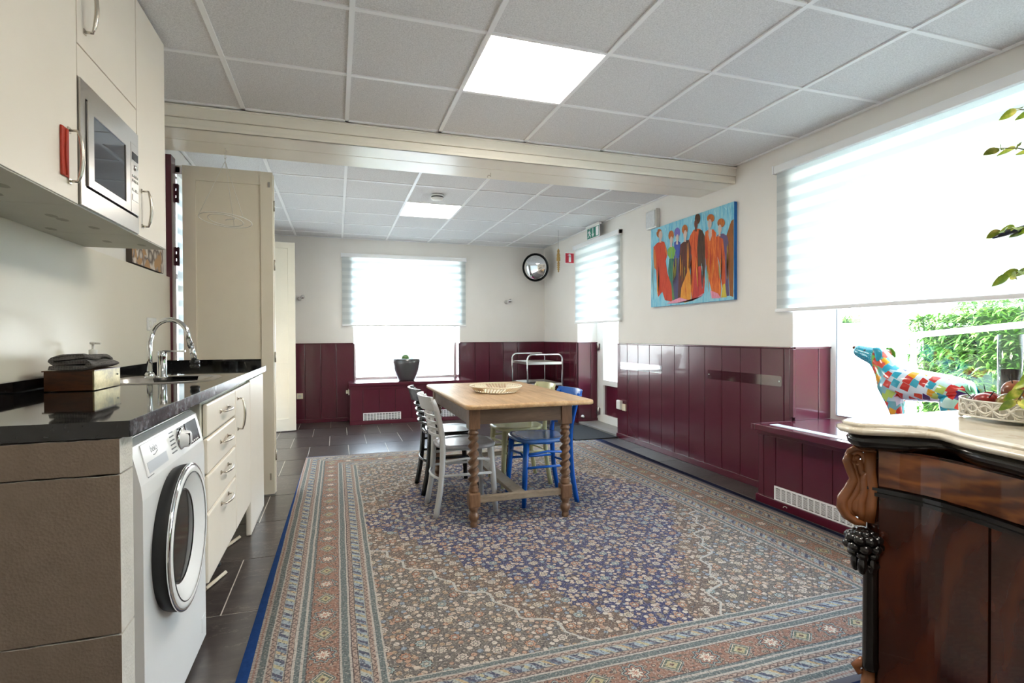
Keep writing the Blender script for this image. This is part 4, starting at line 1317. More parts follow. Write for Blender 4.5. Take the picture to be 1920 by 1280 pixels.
M_CBLK = pm('chair_black_paint', 0x17191A, .25, var=.05)
M_CBLU = pm('chair_blue_paint', 0x0A5AB8, .3, var=.05); M_CBLUS = pm('chair_blue_seat', 0x3A66A6, .2, var=.15, vs=14)
M_CYEL = pm('chair_pale_green_paint', 0xC4C193, .3, var=.04)
make_chair(M_CGREY, M_CGREYS, 'light grey painted ladder-back chair nearest on the left of the table', (.825, 3.605, .0095), 0)
make_chair(M_CBLK, M_CBLK, 'black painted ladder-back chair behind the grey one', (.828, 4.13, .0095), 0)
make_chair(M_CBLU, M_CBLUS, 'bright blue painted ladder-back chair at the right side of the table', (1.425, 3.63, .0095), 180)
make_chair(M_CYEL, M_CYEL, 'pale yellow-green ladder-back chair behind the blue one', (1.425, 4.12, .0095), 180)

# ------------------------------------------------------------------ serving trolley
tr = thing('serving_trolley', 'chrome tubular serving trolley with three shelves in the far corner', 'trolley', (2.8, 7.25, 0))
for y in (6.93, 7.60):
    xa, xb = 2.535, 3.065; r_ = .07; zt = .94
    pts = [(xa, y, .06)] + [(xa + r_ - r_ * math.cos(R(a)), y, zt - r_ + r_ * math.sin(R(a))) for a in range(0, 91, 15)] + [(xb - r_ + r_ * math.sin(R(a)), y, zt - r_ + r_ * math.cos(R(a))) for a in range(0, 91, 15)] + [(xb, y, .06)]
    MB().tube(pts, .0125, 10).build('hoop', M_CHROME, tr)
    for x in (xa, xb): MB().lathe([(.0, .0), (.02, .006), (.026, .026), (.02, .046), (0, .052)], (x, y, 0), seg=12).build('caster', M_RUBBER, tr)
for z in (.80, .50, .20):
    MB().box(2.548, 3.052, 6.93, 7.60, z, z + .006).box(2.548, 3.052, 6.925, 6.931, z, z + .035).box(2.548, 3.052, 7.599, 7.605, z, z + .035).box(2.545, 2.551, 6.93, 7.60, z, z + .035).box(3.049, 3.055, 6.93, 7.60, z, z + .035).build('shelf', M_STEEL, tr)

# ------------------------------------------------------------------ wall fittings
# convex mirror
mr = thing('convex_mirror', 'round convex safety mirror with black rim high in the far corner', 'mirror', (2.90, 7.56, 2.25))
N_ = 36
m_ = MB(); prof = [(0, .055), (.06, .051), (.12, .038), (.17, .018), (.205, .0)]
m_.lathe([(r, h) for r, h in prof][::-1], (0, 0, 0), 'x', 40)
dome = m_.build('mirror_face', M_CHROME, None); rim = MB().lathe([(.204, -.01), (.216, -.006), (.216, .006), (.204, .008)], (0, 0, 0), 'x', 40, cap=False).lathe([(.0, -.02), (.20, -.012), (.205, -.008)], (0, 0, 0), 'x', 40).build('rim', M_RUBBER, None)
arm = MB().tube([(-.02, 0, 0), (-.40, .0, -.02)], .012, 8).build('bracket', M_STEEL, None)
for o_ in (dome, rim, arm): o_.parent = mr
mr.rotation_euler = (0, R(8), R(180 + 46))

# exit sign
ex = thing('exit_sign', 'green emergency exit sign hanging from the ceiling above the door blind', 'sign', (3.08, 5.99, 2.5))
M_GREEN = pm('sign_green', 0x14806A, .4, var=0)
MB().box(3.075, 3.083, 5.825, 6.16, 2.428, 2.572, bev=.001).build('panel', M_WHITE, ex)
MB().box(3.0735, 3.0752, 5.835, 6.15, 2.436, 2.562).build('face', M_GREEN, ex)
MB().box(3.06, 3.10, 5.81, 6.17, 2.572, 2.60, bev=.004).build('housing', M_PLASTIC, ex)
def flat(pts, name, parent, mat, x=3.0733, flip=True):
    return MB().prism(pts, x - .0006, x, 'x').build(name, mat, parent)
# seen from the room (looking +x) +y runs to the left
flat([(6.005, 2.475), (5.985, 2.475), (5.985, 2.555), (6.005, 2.555)], 'arrow', ex, M_WHITE)
flat([(6.032, 2.485), (5.995, 2.442), (5.958, 2.485), (5.985, 2.480), (5.995, 2.475), (6.005, 2.480)], 'arrow', ex, M_WHITE)
flat([(5.845, 2.445), (5.915, 2.445), (5.915, 2.555), (5.845, 2.555)], 'door_symbol', ex, M_WHITE)
flat([(6.085, 2.500), (6.105, 2.530), (6.085, 2.540), (6.068, 2.515), (6.050, 2.500), (6.055, 2.493), (6.075, 2.500), (6.080, 2.490), (6.055, 2.475), (6.050, 2.448), (6.060, 2.446), (6.067, 2.468), (6.092, 2.480), (6.105, 2.460), (6.135, 2.455), (6.138, 2.464), (6.112, 2.470), (6.100, 2.500), (6.115, 2.515), (6.130, 2.505), (6.136, 2.512), (6.115, 2.530), (6.100, 2.530)], 'running_figure', ex, M_WHITE)
MB().lathe([(.008, 0), (.008, .0006)], (3.0727, 6.078, 2.551), 'x', 12).build('running_figure', M_WHITE, ex)
# fire extinguisher flag sign
fs_ = thing('fire_sign', 'red fire extinguisher sign projecting from the wall beside the door blind', 'sign', (3.10, 6.76, 2.285))
MB().box(3.032, 3.175, 6.758, 6.762, 2.212, 2.362, bev=.001).build('panel', M_WHITE, fs_)
MB().box(3.040, 3.167, 6.7570, 6.758, 2.220, 2.354).build('face', pm('sign_red', 0xC2203A, .4, var=0), fs_)
MB().box(3.091, 3.125, 6.7562, 6.757, 2.232, 2.318).lathe([(.017, 0), (.017, .0008)], (3.108, 6.7562, 2.318), 'y', 16).box(3.100, 3.116, 6.7562, 6.757, 2.33, 2.345).prism([(3.10, 2.342), (3.075, 2.328), (3.078, 2.322), (3.103, 2.336)], 6.7562, 6.757, 'y').build('extinguisher_symbol', M_WHITE, fs_)
# emergency lamp by the painting
el = thing('emergency_lamp', 'white boxed emergency lamp on the wall at the upper left corner of the painting', 'lamp', (3.15, 4.79, 2.4))
MB().box(3.128, XW, 4.70, 4.885, 2.314, 2.51, bev=.006).build('housing', M_PLASTIC, el)
MB().box(3.118, 3.130, 4.712, 4.873, 2.328, 2.494, bev=.004).build('diffuser', pm('ribbed_diffuser', 0xDADDE0, .25, var=.1, vs=40), el)
# ceiling smoke detector
sd = thing('smoke_detector', 'round white smoke detector on the far ceiling in front of the light panel', 'smoke detector', (.958, 5.20, 2.6))
MB().lathe([(.062, 2.6), (.064, 2.585), (.060, 2.583), (.060, 2.572), (.055, 2.558), (.035, 2.55), (0, 2.549)], (.958, 5.20, 0), seg=32).build('body', M_PLASTIC, sd)
MB().lathe([(.0605, 2.583), (.0612, 2.578), (.0605, 2.573)], (.958, 5.20, 0), seg=32, cap=False).build('vent_band', M_RUBBER, sd)
# wooden carved mobile on a thread
mo = thing('carved_hanging', 'carved golden ornament hanging on a thread in the far corner', 'ornament', (2.80, 6.45, 2.6))
MB().tube([(2.80, 6.45, 2.6), (2.80, 6.45, 2.36)], .0012, 5).build('thread', M_RUBBER, mo)
prof = [(0, 2.36), (.010, 2.345), (.018, 2.325), (.014, 2.30), (.020, 2.285), (.024, 2.262), (.018, 2.255), (.024, 2.24), (.026, 2.20), (.018, 2.19), (.010, 2.186), (.010, 2.178), (.021, 2.165), (.012, 2.150), (.021, 2.138), (.012, 2.122), (.019, 2.108), (.010, 2.094), (.016, 2.082), (.008, 2.068), (.012, 2.058), (0, 2.04)]
MB().lathe(prof, (2.80, 6.45, 0), seg=10).build('carving', pm('gilt_wood', 0xA8854A, .45, .2, var=.3, vs=50), mo)
# wall spots
for i, (x, lab) in enumerate(((2.53, 'small chrome swivel spotlight on the far wall right of the window'), (-.49, 'small chrome swivel spotlight on the far wall beside the far door leaf'))):
    sp_ = thing('wall_spot', lab, 'spotlight', (x, YW, 1.735), 'chrome wall spots')
    MB().lathe([(.028, 0), (.028, -.012), (.01, -.02), (.009, -.045)], (x, YW, 1.735), 'y', 16).build('base', M_STEEL, sp_)
    MB().tube([(x - .005, YW - .05, 1.728), (x + .035, YW - .085, 1.75), (x + .06, YW - .10, 1.762)], [.018, .026, .028], 14).build('head', M_CHROME, sp_)
# sockets
def socket(label, at, axis, mat=M_IVORY, plug=False):
    x, y, z = at
    s_ = thing('wall_socket', label, 'socket', at, 'ivory wall sockets')
    if axis == 'y':
        MB().box(x - .041, x + .041, y - .012, y, z - .041, z + .041, bev=.004).build('plate', mat, s_)
        MB().lathe([(.021, -.0125), (.020, -.006), (0, -.006)], (x, y, z), 'y', 16).build('socket_well', M_GREYSIDE, s_)
    else:
        MB().box(x - .012 if axis == '-x' else x, x if axis == '-x' else x + .012, y - .041, y + .041, z - .041, z + .041, bev=.004).build('plate', mat, s_)
        if plug: MB().lathe([(.024, 0), (.024, -.03), (.018, -.045), (0, -.047)], (x - .012, y + .01, z + .01), 'x', 16).build('plug', mat, s_)
    return s_
socket('ivory wall socket low on the far boarding beside the cream door leaf', (-.495, YW - .016, .38), 'y')
q_ = thing('wall_socket', 'ivory socket with plug on the left side of the far radiator casing', 'socket', (.158, 7.62, .44), 'ivory wall sockets')
MB().box(.146, .160, 7.58, 7.66, .40, .48, bev=.004).build('plate', M_IVORY, q_)
MB().lathe([(.018, -.03), (.024, -.028), (.024, 0)], (.146, 7.62, .44), 'x', 14).build('plug', M_IVORY, q_)
b_ = thing('wall_socket', 'ivory double socket with white adapter on the long right-hand boarding', 'socket', (XW - .016, 5.42, .375), 'ivory wall sockets')
MB().box(XW - .034, XW - .016, 5.34, 5.42, .335, .415, bev=.006).build('plate', M_IVORY, b_)
MB().box(XW - .062, XW - .020, 5.41, 5.50, .345, .45, bev=.012).build('adapter', M_PLASTIC, b_)
ds = thing('door_stop', 'small white round door stop low on the niche side', 'door stop', (3.24, 6.644, .07))
MB().lathe([(.030, 0), (.030, -.012), (.018, -.02), (.016, -.03), (0, -.031)], (3.24, 6.644, .085), 'y', 18).build('body', M_CHROME, ds)
# acrylic guard strips
for (a, b, lab) in ((4.64, 5.47, 'clear acrylic guard strip on the boarding near the garden door'), (3.12, 3.945, 'clear acrylic guard strip on the boarding near the right window')):
    s_ = thing('guard_strip', lab, 'guard strip', (XW - .018, (a + b) / 2, .855), 'clear acrylic guard strips')
    pts = rrect(a, b, .815, .895, .012, 4)
    MB().prism(pts, XW - .021, XW - .0175, 'x').build('strip', M_ACRYL, s_)
    for y in (a + .02, b - .02): MB().lathe([(.006, 0), (.006, -.003), (0, -.004)], (XW - .021, y, .855), 'x', 10).build('screw', M_STEEL, s_)
# hooks and wire ring under the beam
hk = thing('ceiling_hook', 'small brass hook under the beam near the middle', 'hook', (1.14, 3.93, 2.462))
MB().tube([(1.14, 3.93, 2.463), (1.14, 3.93, 2.44)] + [(1.14 - .012 + .012 * math.cos(R(a)), 3.93, 2.432 - .012 * math.sin(R(-a)) * -1) for a in range(0, -230, -30)], .002, 6).build('hook', M_NICKEL, hk)
wr_ = thing('wire_ring', 'white wire ring hanging from the beam in front of the folding door', 'hanging ring', (-.70, 3.93, 2.46))
m_ = MB()
m_.tube([(-.70, 3.93, 2.462), (-.70, 3.93, 2.45), (-.69, 3.93, 2.442), (-.695, 3.93, 2.43), (-.705, 3.93, 2.425)], .002, 6)
for k, z in enumerate((2.415, 2.40, 2.385)): m_.tube([(-.70 + .007 * math.cos(t * PI / 4) * (k % 2), 3.93 + .007 * math.cos(t * PI / 4) * ((k + 1) % 2), z + .010 * math.sin(t * PI / 4)) for t in range(8)], .0015, 5, closed=True)
m_.build('hook_chain', M_WIRE, wr_)
rc = (-.70, 3.93, 1.982)
for r_, nm in ((.158, 'outer_ring'), (.105, 'inner_ring')):
    MB().tube([(rc[0] + r_ * math.cos(2 * PI * k / 40), rc[1] + r_ * math.sin(2 * PI * k / 40), rc[2] - .010 * math.cos(2 * PI * k / 40) - .016 * math.sin(2 * PI * k / 40)) for k in range(40)], .003, 6, closed=True).build(nm, M_WIRE, wr_)
for a in (200, 320, 80): MB().tube([(-.70, 3.93, 2.375), (rc[0] + .158 * math.cos(R(a)), rc[1] + .158 * math.sin(R(a)), rc[2] - .010 * math.cos(R(a)) - .016 * math.sin(R(a)))], .0016, 5).build('suspension_wire', M_WIRE, wr_)
MB().tube([(-.70, 3.93, 1.985), (-.62, 3.80, 1.97)], .003, 6).build('spoke', M_WIRE, wr_)

# plant pot on the far sill
pp = thing('plant_pot', 'dark glazed tapered plant pot standing on the far window casing', 'plant pot', (.955, 7.68, .572))
MB().lathe([(.0, .573), (.108, .573), (.118, .582), (.148, .65), (.176, .73), (.195, .82), (.203, .885), (.192, .888), (.186, .87), (.0, .865)], (.955, 7.68, 0), seg=40).build('pot', M_BRONZE, pp)
fol = thing('succulent', 'low green plant with one thin bare stem in the dark pot', 'plant', (.955, 7.68, .87))
random.seed(9)
M_LEAFD = pm('thick_green_leaf', 0x5E7D45, .4, var=.2)
def leafmesh(mb, base, d, L_, w_, up=Vector((0, 0, 1)), droop=.2, mi=0, ny=5):
    base = Vector(base); d = Vector(d).normalized(); s_ = d.cross(up)
    s_ = s_.normalized() if s_.length > .05 else Vector((1, 0, 0)); nn = s_.cross(d).normalized()
    vv = []
    for i in range(ny + 1):
        t = i / ny
        c_ = base + d * L_ * t - Vector((0, 0, 1)) * droop * L_ * t * t
        ww = w_ * math.sin(PI * min(t * .85 + .1, 1) ** .8) * .5 * (1 if t < 1 else 0)
        vv += [c_ - s_ * ww + nn * w_ * .12, c_ - nn * w_ * .03, c_ + s_ * ww + nn * w_ * .12]
    fs = []
    for i in range(ny):
        for k in (0, 1):
            fs.append((3 * i + k, 3 * i + k + 1, 3 * i + k + 4, 3 * i + k + 3))
    mb.add(vv, fs, mi, True)
for k in range(7):
    a = k * 2.4
    m_ = MB(); leafmesh(m_, (.955 + .03 * math.cos(a), 7.68 + .03 * math.sin(a), .868), (math.cos(a), math.sin(a), .35), .13 + .03 * random.random(), .07, droop=.35)
    m_.build('leaf', M_LEAFD, fol)
MB().ball((.94, 7.68, .90), .055, sc=(1, 1, .9)).build('crown', M_LEAFD, fol)
MB().tube([(.96, 7.68, .88), (.955, 7.66, 1.02), (.93, 7.65, 1.12), (.80, 7.64, 1.19), (.66, 7.63, 1.17)], .003, 6).build('stem', pm('dry_stem', 0x8A7B5A, .7), fol)

# ------------------------------------------------------------------ painting
PAINT=[('brown',[(0.974,0.809),(0.999,0.821),(1.0,0.379),(0.994,0.027),(0.96,0.042),(0.944,0.328),(0.943,0.6),(0.925,0.668)]),
('purple',[(0.833,0.705),(0.896,0.703),(0.935,0.665),(0.948,0.599),(0.938,0.455),(0.949,0.18),(0.955,0.043),(0.915,0.038),(0.903,0.294),(0.841,0.607)]),
('orange2',[(0.817,0.688),(0.843,0.691),(0.894,0.645),(0.913,0.461),(0.919,0.185),(0.895,0.051),(0.879,0.192),(0.855,0.411),(0.822,0.526)]),
('yellow',[(0.893,0.168),(0.914,0.176),(0.93,0.03),(0.873,0.032)]),
('orange',[(0.706,0.774),(0.745,0.79),(0.793,0.775),(0.824,0.729),(0.823,0.568),(0.853,0.368),(0.877,0.128),(0.868,0.033),(0.78,0.089),(0.743,0.259),(0.702,0.511),(0.701,0.699)]),
('skin',[(0.745,0.784),(0.777,0.78),(0.778,0.71),(0.757,0.656),(0.74,0.731)]),
('orange3',[(0.532,0.779),(0.57,0.831),(0.605,0.837),(0.651,0.823),(0.704,0.72),(0.702,0.511),(0.702,0.222),(0.692,0.101),(0.623,0.066),(0.55,0.029),(0.535,0.251),(0.547,0.547),(0.518,0.737)]),
('dark',[(0.634,0.818),(0.673,0.8),(0.699,0.732),(0.705,0.598),(0.705,0.399),(0.691,0.224),(0.639,0.188),(0.623,0.394),(0.615,0.621)]),
('red2',[(0.589,0.401),(0.658,0.409),(0.697,0.223),(0.687,0.102),(0.623,0.066),(0.557,0.04)]),
('maroon',[(0.412,0.708),(0.469,0.739),(0.518,0.737),(0.544,0.639),(0.544,0.479),(0.511,0.255),(0.43,0.08),(0.364,0.04),(0.391,0.513),(0.4,0.652)]),
('yellow2',[(0.422,0.199),(0.517,0.416),(0.548,0.272),(0.539,0.031),(0.465,0.016),(0.41,0.058)]),
('blue',[(0.33,0.753),(0.369,0.766),(0.413,0.731),(0.4,0.581),(0.385,0.537),(0.328,0.562)]),
('purple2',[(0.328,0.562),(0.388,0.549),(0.387,0.276),(0.377,0.039),(0.338,0.031),(0.303,0.29)]),
('green',[(0.24,0.686),(0.275,0.713),(0.321,0.708),(0.351,0.652),(0.336,0.596),(0.321,0.558),(0.269,0.576),(0.247,0.617)]),
('green2',[(0.266,0.574),(0.328,0.56),(0.309,0.289),(0.344,0.036),(0.311,0.034),(0.279,0.197),(0.248,0.422)]),
('red',[(0.041,0.767),(0.091,0.804),(0.148,0.814),(0.196,0.795),(0.235,0.669),(0.237,0.62),(0.216,0.551),(0.24,0.399),(0.294,0.243),(0.305,0.041),(0.205,0.072),(0.168,0.182),(0.109,0.121),(0.091,0.2),(0.083,0.429),(0.076,0.506),(0.047,0.664)]),
('arm',[(0.039,0.742),(0.065,0.723),(0.08,0.581),(0.079,0.467),(0.054,0.498),(0.039,0.641)]),
('arm',[(0.202,0.775),(0.223,0.72),(0.242,0.643),(0.232,0.608),(0.212,0.674)]),
('pink',[(0.404,0.083),(0.55,0.029),(0.687,0.102),(0.669,0.071),(0.574,0.032),(0.376,0.021),(0.23,0.025),(0.286,0.05)]),
('pink',[(0.76,0.125),(0.844,0.08),(0.873,0.027),(0.778,0.034)]),
('hair',[(0.164,0.908),(0.158,0.882),(0.142,0.866),(0.122,0.864),(0.103,0.877),(0.089,0.902),(0.085,0.931),(0.092,0.957),(0.107,0.973),(0.127,0.975),(0.147,0.961),(0.16,0.937)]),
('hair',[(0.328,0.837),(0.322,0.809),(0.307,0.791),(0.289,0.788),(0.271,0.801),(0.258,0.827),(0.254,0.858),(0.261,0.886),(0.275,0.904),(0.294,0.907),(0.312,0.893),(0.324,0.868)]),
('violet',[(0.411,0.849),(0.405,0.821),(0.39,0.804),(0.371,0.801),(0.352,0.815),(0.339,0.84),(0.335,0.871),(0.341,0.899),(0.356,0.916),(0.376,0.918),(0.394,0.904),(0.407,0.879)]),
('hair',[(0.505,0.856),(0.499,0.829),(0.485,0.812),(0.466,0.81),(0.448,0.823),(0.435,0.848),(0.431,0.878),(0.438,0.905),(0.452,0.922),(0.471,0.924),(0.489,0.911),(0.501,0.886)]),
('darkhair',[(0.653,0.934),(0.648,0.905),(0.635,0.887),(0.619,0.884),(0.603,0.897),(0.592,0.923),(0.589,0.955),(0.594,0.984),(0.607,1.002),(0.624,1.005),(0.639,0.991),(0.65,0.965)]),
('hair',[(0.808,0.889),(0.802,0.868),(0.787,0.857),(0.766,0.857),(0.746,0.87),(0.731,0.891),(0.727,0.915),(0.733,0.936),(0.749,0.948),(0.769,0.947),(0.789,0.934),(0.803,0.913)]),
('hair',[(0.915,0.807),(0.91,0.785),(0.895,0.772),(0.875,0.772),(0.856,0.784),(0.842,0.806),(0.838,0.831),(0.844,0.853),(0.859,0.866),(0.879,0.866),(0.898,0.853),(0.911,0.832)]),
('skin',[(0.173,0.881),(0.168,0.855),(0.156,0.838),(0.142,0.834),(0.128,0.845),(0.119,0.868),(0.117,0.897),(0.122,0.924),(0.133,0.941),(0.147,0.944),(0.161,0.933),(0.17,0.91)]),
('skin',[(0.316,0.781),(0.312,0.758),(0.304,0.742),(0.293,0.739),(0.283,0.748),(0.276,0.767),(0.274,0.792),(0.278,0.815),(0.287,0.83),(0.297,0.834),(0.308,0.825),(0.315,0.805)]),
('skin',[(0.392,0.79),(0.389,0.768),(0.382,0.754),(0.372,0.75),(0.364,0.758),(0.358,0.777),(0.356,0.799),(0.36,0.821),(0.367,0.835),(0.376,0.839),(0.385,0.83),(0.391,0.812)]),
('skin',[(0.496,0.801),(0.492,0.776),(0.484,0.76),(0.472,0.756),(0.462,0.766),(0.454,0.787),(0.452,0.814),(0.457,0.838),(0.465,0.855),(0.477,0.859),(0.487,0.848),(0.495,0.827)]),
('browns',[(0.625,0.887),(0.621,0.86),(0.613,0.843),(0.602,0.838),(0.592,0.849),(0.585,0.872),(0.583,0.9),(0.587,0.927),(0.596,0.945),(0.606,0.949),(0.616,0.938),(0.623,0.916)]),
('skin',[(0.779,0.839),(0.776,0.814),(0.767,0.798),(0.756,0.794),(0.746,0.804),(0.738,0.826),(0.736,0.852),(0.74,0.877),(0.749,0.894),(0.76,0.897),(0.77,0.887),(0.778,0.865)]),
('skin',[(0.883,0.754),(0.88,0.731),(0.872,0.716),(0.863,0.712),(0.854,0.721),(0.848,0.741),(0.846,0.765),(0.849,0.788),(0.857,0.803),(0.866,0.807),(0.875,0.797),(0.881,0.778)]),
('skin',[(0.132,0.849),(0.154,0.843),(0.157,0.795),(0.124,0.804)]),
('skin',[(0.283,0.754),(0.304,0.748),(0.308,0.701),(0.276,0.71)]),
('skin',[(0.363,0.765),(0.383,0.759),(0.386,0.713),(0.356,0.721)]),
('skin',[(0.463,0.77),(0.483,0.764),(0.486,0.72),(0.456,0.728)]),
('browns',[(0.593,0.852),(0.612,0.847),(0.615,0.803),(0.587,0.811)]),
('skin',[(0.748,0.807),(0.765,0.802),(0.768,0.76),(0.742,0.768)]),
('skin',[(0.855,0.725),(0.872,0.72),(0.874,0.679),(0.85,0.686)])]

ptg = thing('painting', 'unframed canvas of a row of robed figures in orange and blue', 'painting', (XW, 4.21, 1.5))
PY0, PY1, PZ0, PZ1 = 3.602, 4.815, 1.498, 2.31
def streak(name, *cols, sc=4):
    g = G(name, .75)
    f = g.noise(sc, stretch=(1, 11, 1.4), detail=5, rough=.7)
    n_ = len(cols)
    g.color(g.ramp(f, [(.32 + .36 * i / (n_ - 1), c) for i, c in enumerate(cols)]))
    return g.mat
MB().box(XW - .031, XW - .001, PY0, PY1, PZ0, PZ1).build('stretcher', pm('blue_canvas_edge', 0x1368B4, .7, var=.05), ptg)
MB().box(XW - .0325, XW - .031, PY0, PY1, PZ0, PZ1).build('canvas_face', streak('sky_blue_brushwork', 0x3F9CC9, 0x7BC3DE, 0x9CD3E2, 0x5CA9CB, sc=3), ptg)
PM = {
 'brown': streak('p_brown', 0x6E4424, 0x9A5A26, 0x7B5A2E), 'purple': streak('p_purple', 0x5A4A78, 0x6B5A80, 0x4E4A6A),
 'orange2': streak('p_red_orange', 0xA83E1E, 0xC4522A, 0xE07A2A), 'yellow': streak('p_yellow', 0xB4A63C, 0xD9C24A),
 'orange': streak('p_orange', 0xB4401C, 0xD5622A, 0xF0903A), 'skin': streak('p_skin', 0xD9C4B8, 0xC4AFA8),
 'orange3': streak('p_orange3', 0xA33418, 0xD2582A, 0xE87E30), 'dark': streak('p_dark', 0x3A2C22, 0x553A26, 0x2C241E),
 'red2': streak('p_red2', 0xB02A2A, 0xC8443A, 0x8A2A2E), 'maroon': streak('p_maroon', 0x54262C, 0x6E3030, 0x4A3A2A, 0x803A2A),
 'yellow2': streak('p_amber', 0xD87A2A, 0xE8A43C, 0xC8542A), 'blue': streak('p_blue', 0x3A4AA0, 0x5060B0), 'purple2': streak('p_purple2', 0x4A4A80, 0x5A5070, 0x3A5070),
 'green': streak('p_green', 0x5A9A4A, 0x8ABA4A, 0x3A9AA0), 'green2': streak('p_green2', 0x2A6A5A, 0x3A7A6A, 0x7A8A3A), 'red': streak('p_red', 0xB03422, 0xD04A2E, 0xC24A2A),
 'arm': streak('p_arm', 0xD88A3A, 0xC86A3A), 'pink': streak('p_pink', 0xC87AA0, 0xE0A0B8, 0xD85A6A), 'hair': streak('p_hair', 0x8A3A1E, 0xB8642A, 0xC88A3A, sc=14),
 'darkhair': streak('p_darkhair', 0x3A2A22, 0x6A4A32, sc=14), 'violet': streak('p_violet', 0x5A5AB0, 0x8A7AC0, sc=14), 'browns': streak('p_brownskin', 0x8A5040, 0x6A4034)}
keys = list(PM)
for i, (nm, pts) in enumerate(PAINT):
    x = XW - .0326 - .00012 * (i + 1)
    vv = [(x, PY1 - (PY1 - PY0) * min(max(s_, .002), .998), PZ0 + (PZ1 - PZ0) * min(max(t_, .002), .998)) for s_, t_ in pts]
    # soft smooth outline
    MB().add(vv, [list(range(len(vv)))]).build('painted_shape', PM[nm], ptg)
random.seed(31)
S_COL = [pm('stroke_amber', 0xE8963A, .7, var=.2), pm('stroke_dark', 0x3E2A22, .7, var=.2), pm('stroke_red', 0xC23A24, .7, var=.2), pm('stroke_ochre', 0xA8A040, .7, var=.2), pm('stroke_sky', 0xA8DCE8, .7, var=.1)]
xs_ = XW - .0326 - .00012 * (len(PAINT) + 2)
for cols_, body_pts in (((0, 1, 2), [(.10, .17), (.12, .52)]), ((3, 1), [(.30, .36), (.20, .66)]), ((3, 0, 1), [(.375, .47), (.12, .70)]), ((0, 2, 1, 0), [(.50, .66), (.10, .74)]), ((0, 2, 3), [(.70, .83), (.10, .70)]), ((0, 3, 1), [(.86, .97), (.08, .62)]), ((4, 4), [(.02, .07), (.05, .75)]), ((4,), [(.66, .69), (.10, .45)]), ((4, 4, 4), [(.05, .95), (.90, .985)])):
    m_ = MB()
    for q_ in range(5 if len(cols_) > 1 else 3):
        a_ = body_pts[0][0] + (body_pts[0][1] - body_pts[0][0]) * random.random(); l_ = body_pts[1]
        t0 = l_[0] + (l_[1] - l_[0]) * .45 * random.random(); t1 = l_[1] - (l_[1] - l_[0]) * .45 * random.random()
        w_ = .004 + .006 * random.random(); dx = random.gauss(0, .008)
        pts = [(a_ - w_ * .2, t0), (a_ + w_ * .4, t0 + .02), (a_ + w_ + dx * .5, (t0 + t1) / 2), (a_ + w_ * .3 + dx, t1), (a_ + dx, t1), (a_ - w_ * .5 + dx * .5, (t0 + t1) / 2)]
        m2 = MB().add([(xs_, PY1 - (PY1 - PY0) * min(max(s_, .004), .996), PZ0 + (PZ1 - PZ0) * min(t_, .996)) for s_, t_ in pts], [list(range(6))])
        m2.build('brush_stroke', S_COL[cols_[q_ % len(cols_)]], ptg)

# ------------------------------------------------------------------ sideboard in the foreground
sbd = thing('sideboard', 'antique walnut sideboard with pale marble top and carved corner scroll', 'sideboard', (1.75, .45, 0))
YE, YN = 1.155, -.35          # far end, near end
def serp(y):                  # serpentine front line: x as a function of y
    t = (YE - y) / (YE - YN)
    return 1.485 + .045 * math.sin(min(t, .12) / .12 * PI / 2) - .105 * (0.5 - 0.5 * math.cos(2 * PI * max(0, min(1, (t - .10) / .80)))) - .045 * math.sin(max(0, min(1, (t - .88) / .12)) * PI / 2)
def outline(off, ye=YE, yn=YN, xb=2.02, n=40):
    pts = [(xb + off * .3, yn - off), (xb + off * .3, ye + off)]
    pts += [(serp(y) + .05 - off * .2, ye + off) for y in (YE,)]
    for i in range(n + 1):
        y = ye + off - (ye - yn + 2 * off) * i / n
        pts.append((serp(max(min(y, YE), YN)) - off, y))
    return pts
def top_outline(off, n=44):
    """marble: serpentine with rounded projecting corners over the scrolls"""
    pts = []
    xb = 2.06
    pts.append((xb, YN - .05 - off)); 
    for i in range(7):            # far edge, gently bowed
        t = i / 6; pts.append((xb - t * (xb - 1.52), YE + .055 + off + .012 * math.sin(PI * t)))
    # rounded corner
    for a in (100, 125, 150, 175, 200):
        pts.append((1.462 + (.078 + off) * math.cos(R(a)), 1.128 + (.075 + off) * math.sin(R(a))))
    for i in range(1, n):
        y = 1.075 - (1.075 - YN + .0) * i / n
        bump = .02 * math.exp(-((y - 1.05) / .04) ** 2)
        pts.append((serp(y) - .055 - off - bump + .05 * math.exp(-((y - 1.0) / .07) ** 2), y))
    for a in (165, 190, 215, 240, 265):
        pts.append((1.462 + (.078 + off) * math.cos(R(a)), YN + .03 + (.075 + off) * math.sin(R(a))))
    return pts
mt = MB()
L = [[(x, y, z) for x, y in top_outline(o_)] for o_, z in ((-.02, .918), (.0, .922), (.008, .930), (.004, .937), (-.008, .940), (-.010, .943), (-.006, .947), (-.012, .951), (-.022, .952))]
loft(mt, L, cap=True); mt.add(L[0], [list(range(len(L[0])))[::-1]])
mt.build('marble_top', M_MARBLE, sbd)
mt = MB()
L = [[(x, y, z) for x, y in top_outline(o_)] for o_, z in ((-.045, .872), (-.035, .880), (-.022, .890), (-.018, .905), (-.028, .918))]
loft(mt, L, cap=True); mt.add(L[0], [list(range(len(L[0])))[::-1]])
mt.build('cornice', M_EBONY, sbd)
def front_strip(y_a, y_b, z0, z1, off, n=16, back=.02):
    m_ = MB(); f = []; 
    for i in range(n + 1):
        y = y_a + (y_b - y_a) * i / n
        f.append((serp(y) - off, y))
    pts = f + [(x + back, y) for x, y in f[::-1]]
    return m_.prism(pts, z0, z1, 'z')
MB().prism([(serp(y) + .002, y) for y in [YE - (YE - YN) * i / 30 for i in range(31)]] + [(2.02, YN), (2.02, YE)], .09, .872).build('carcass', M_MAHOG, sbd)
front_strip(1.12, YN + .03, .765, .868, .012, 30).build('frieze_drawer', M_MAHOG_F, sbd)
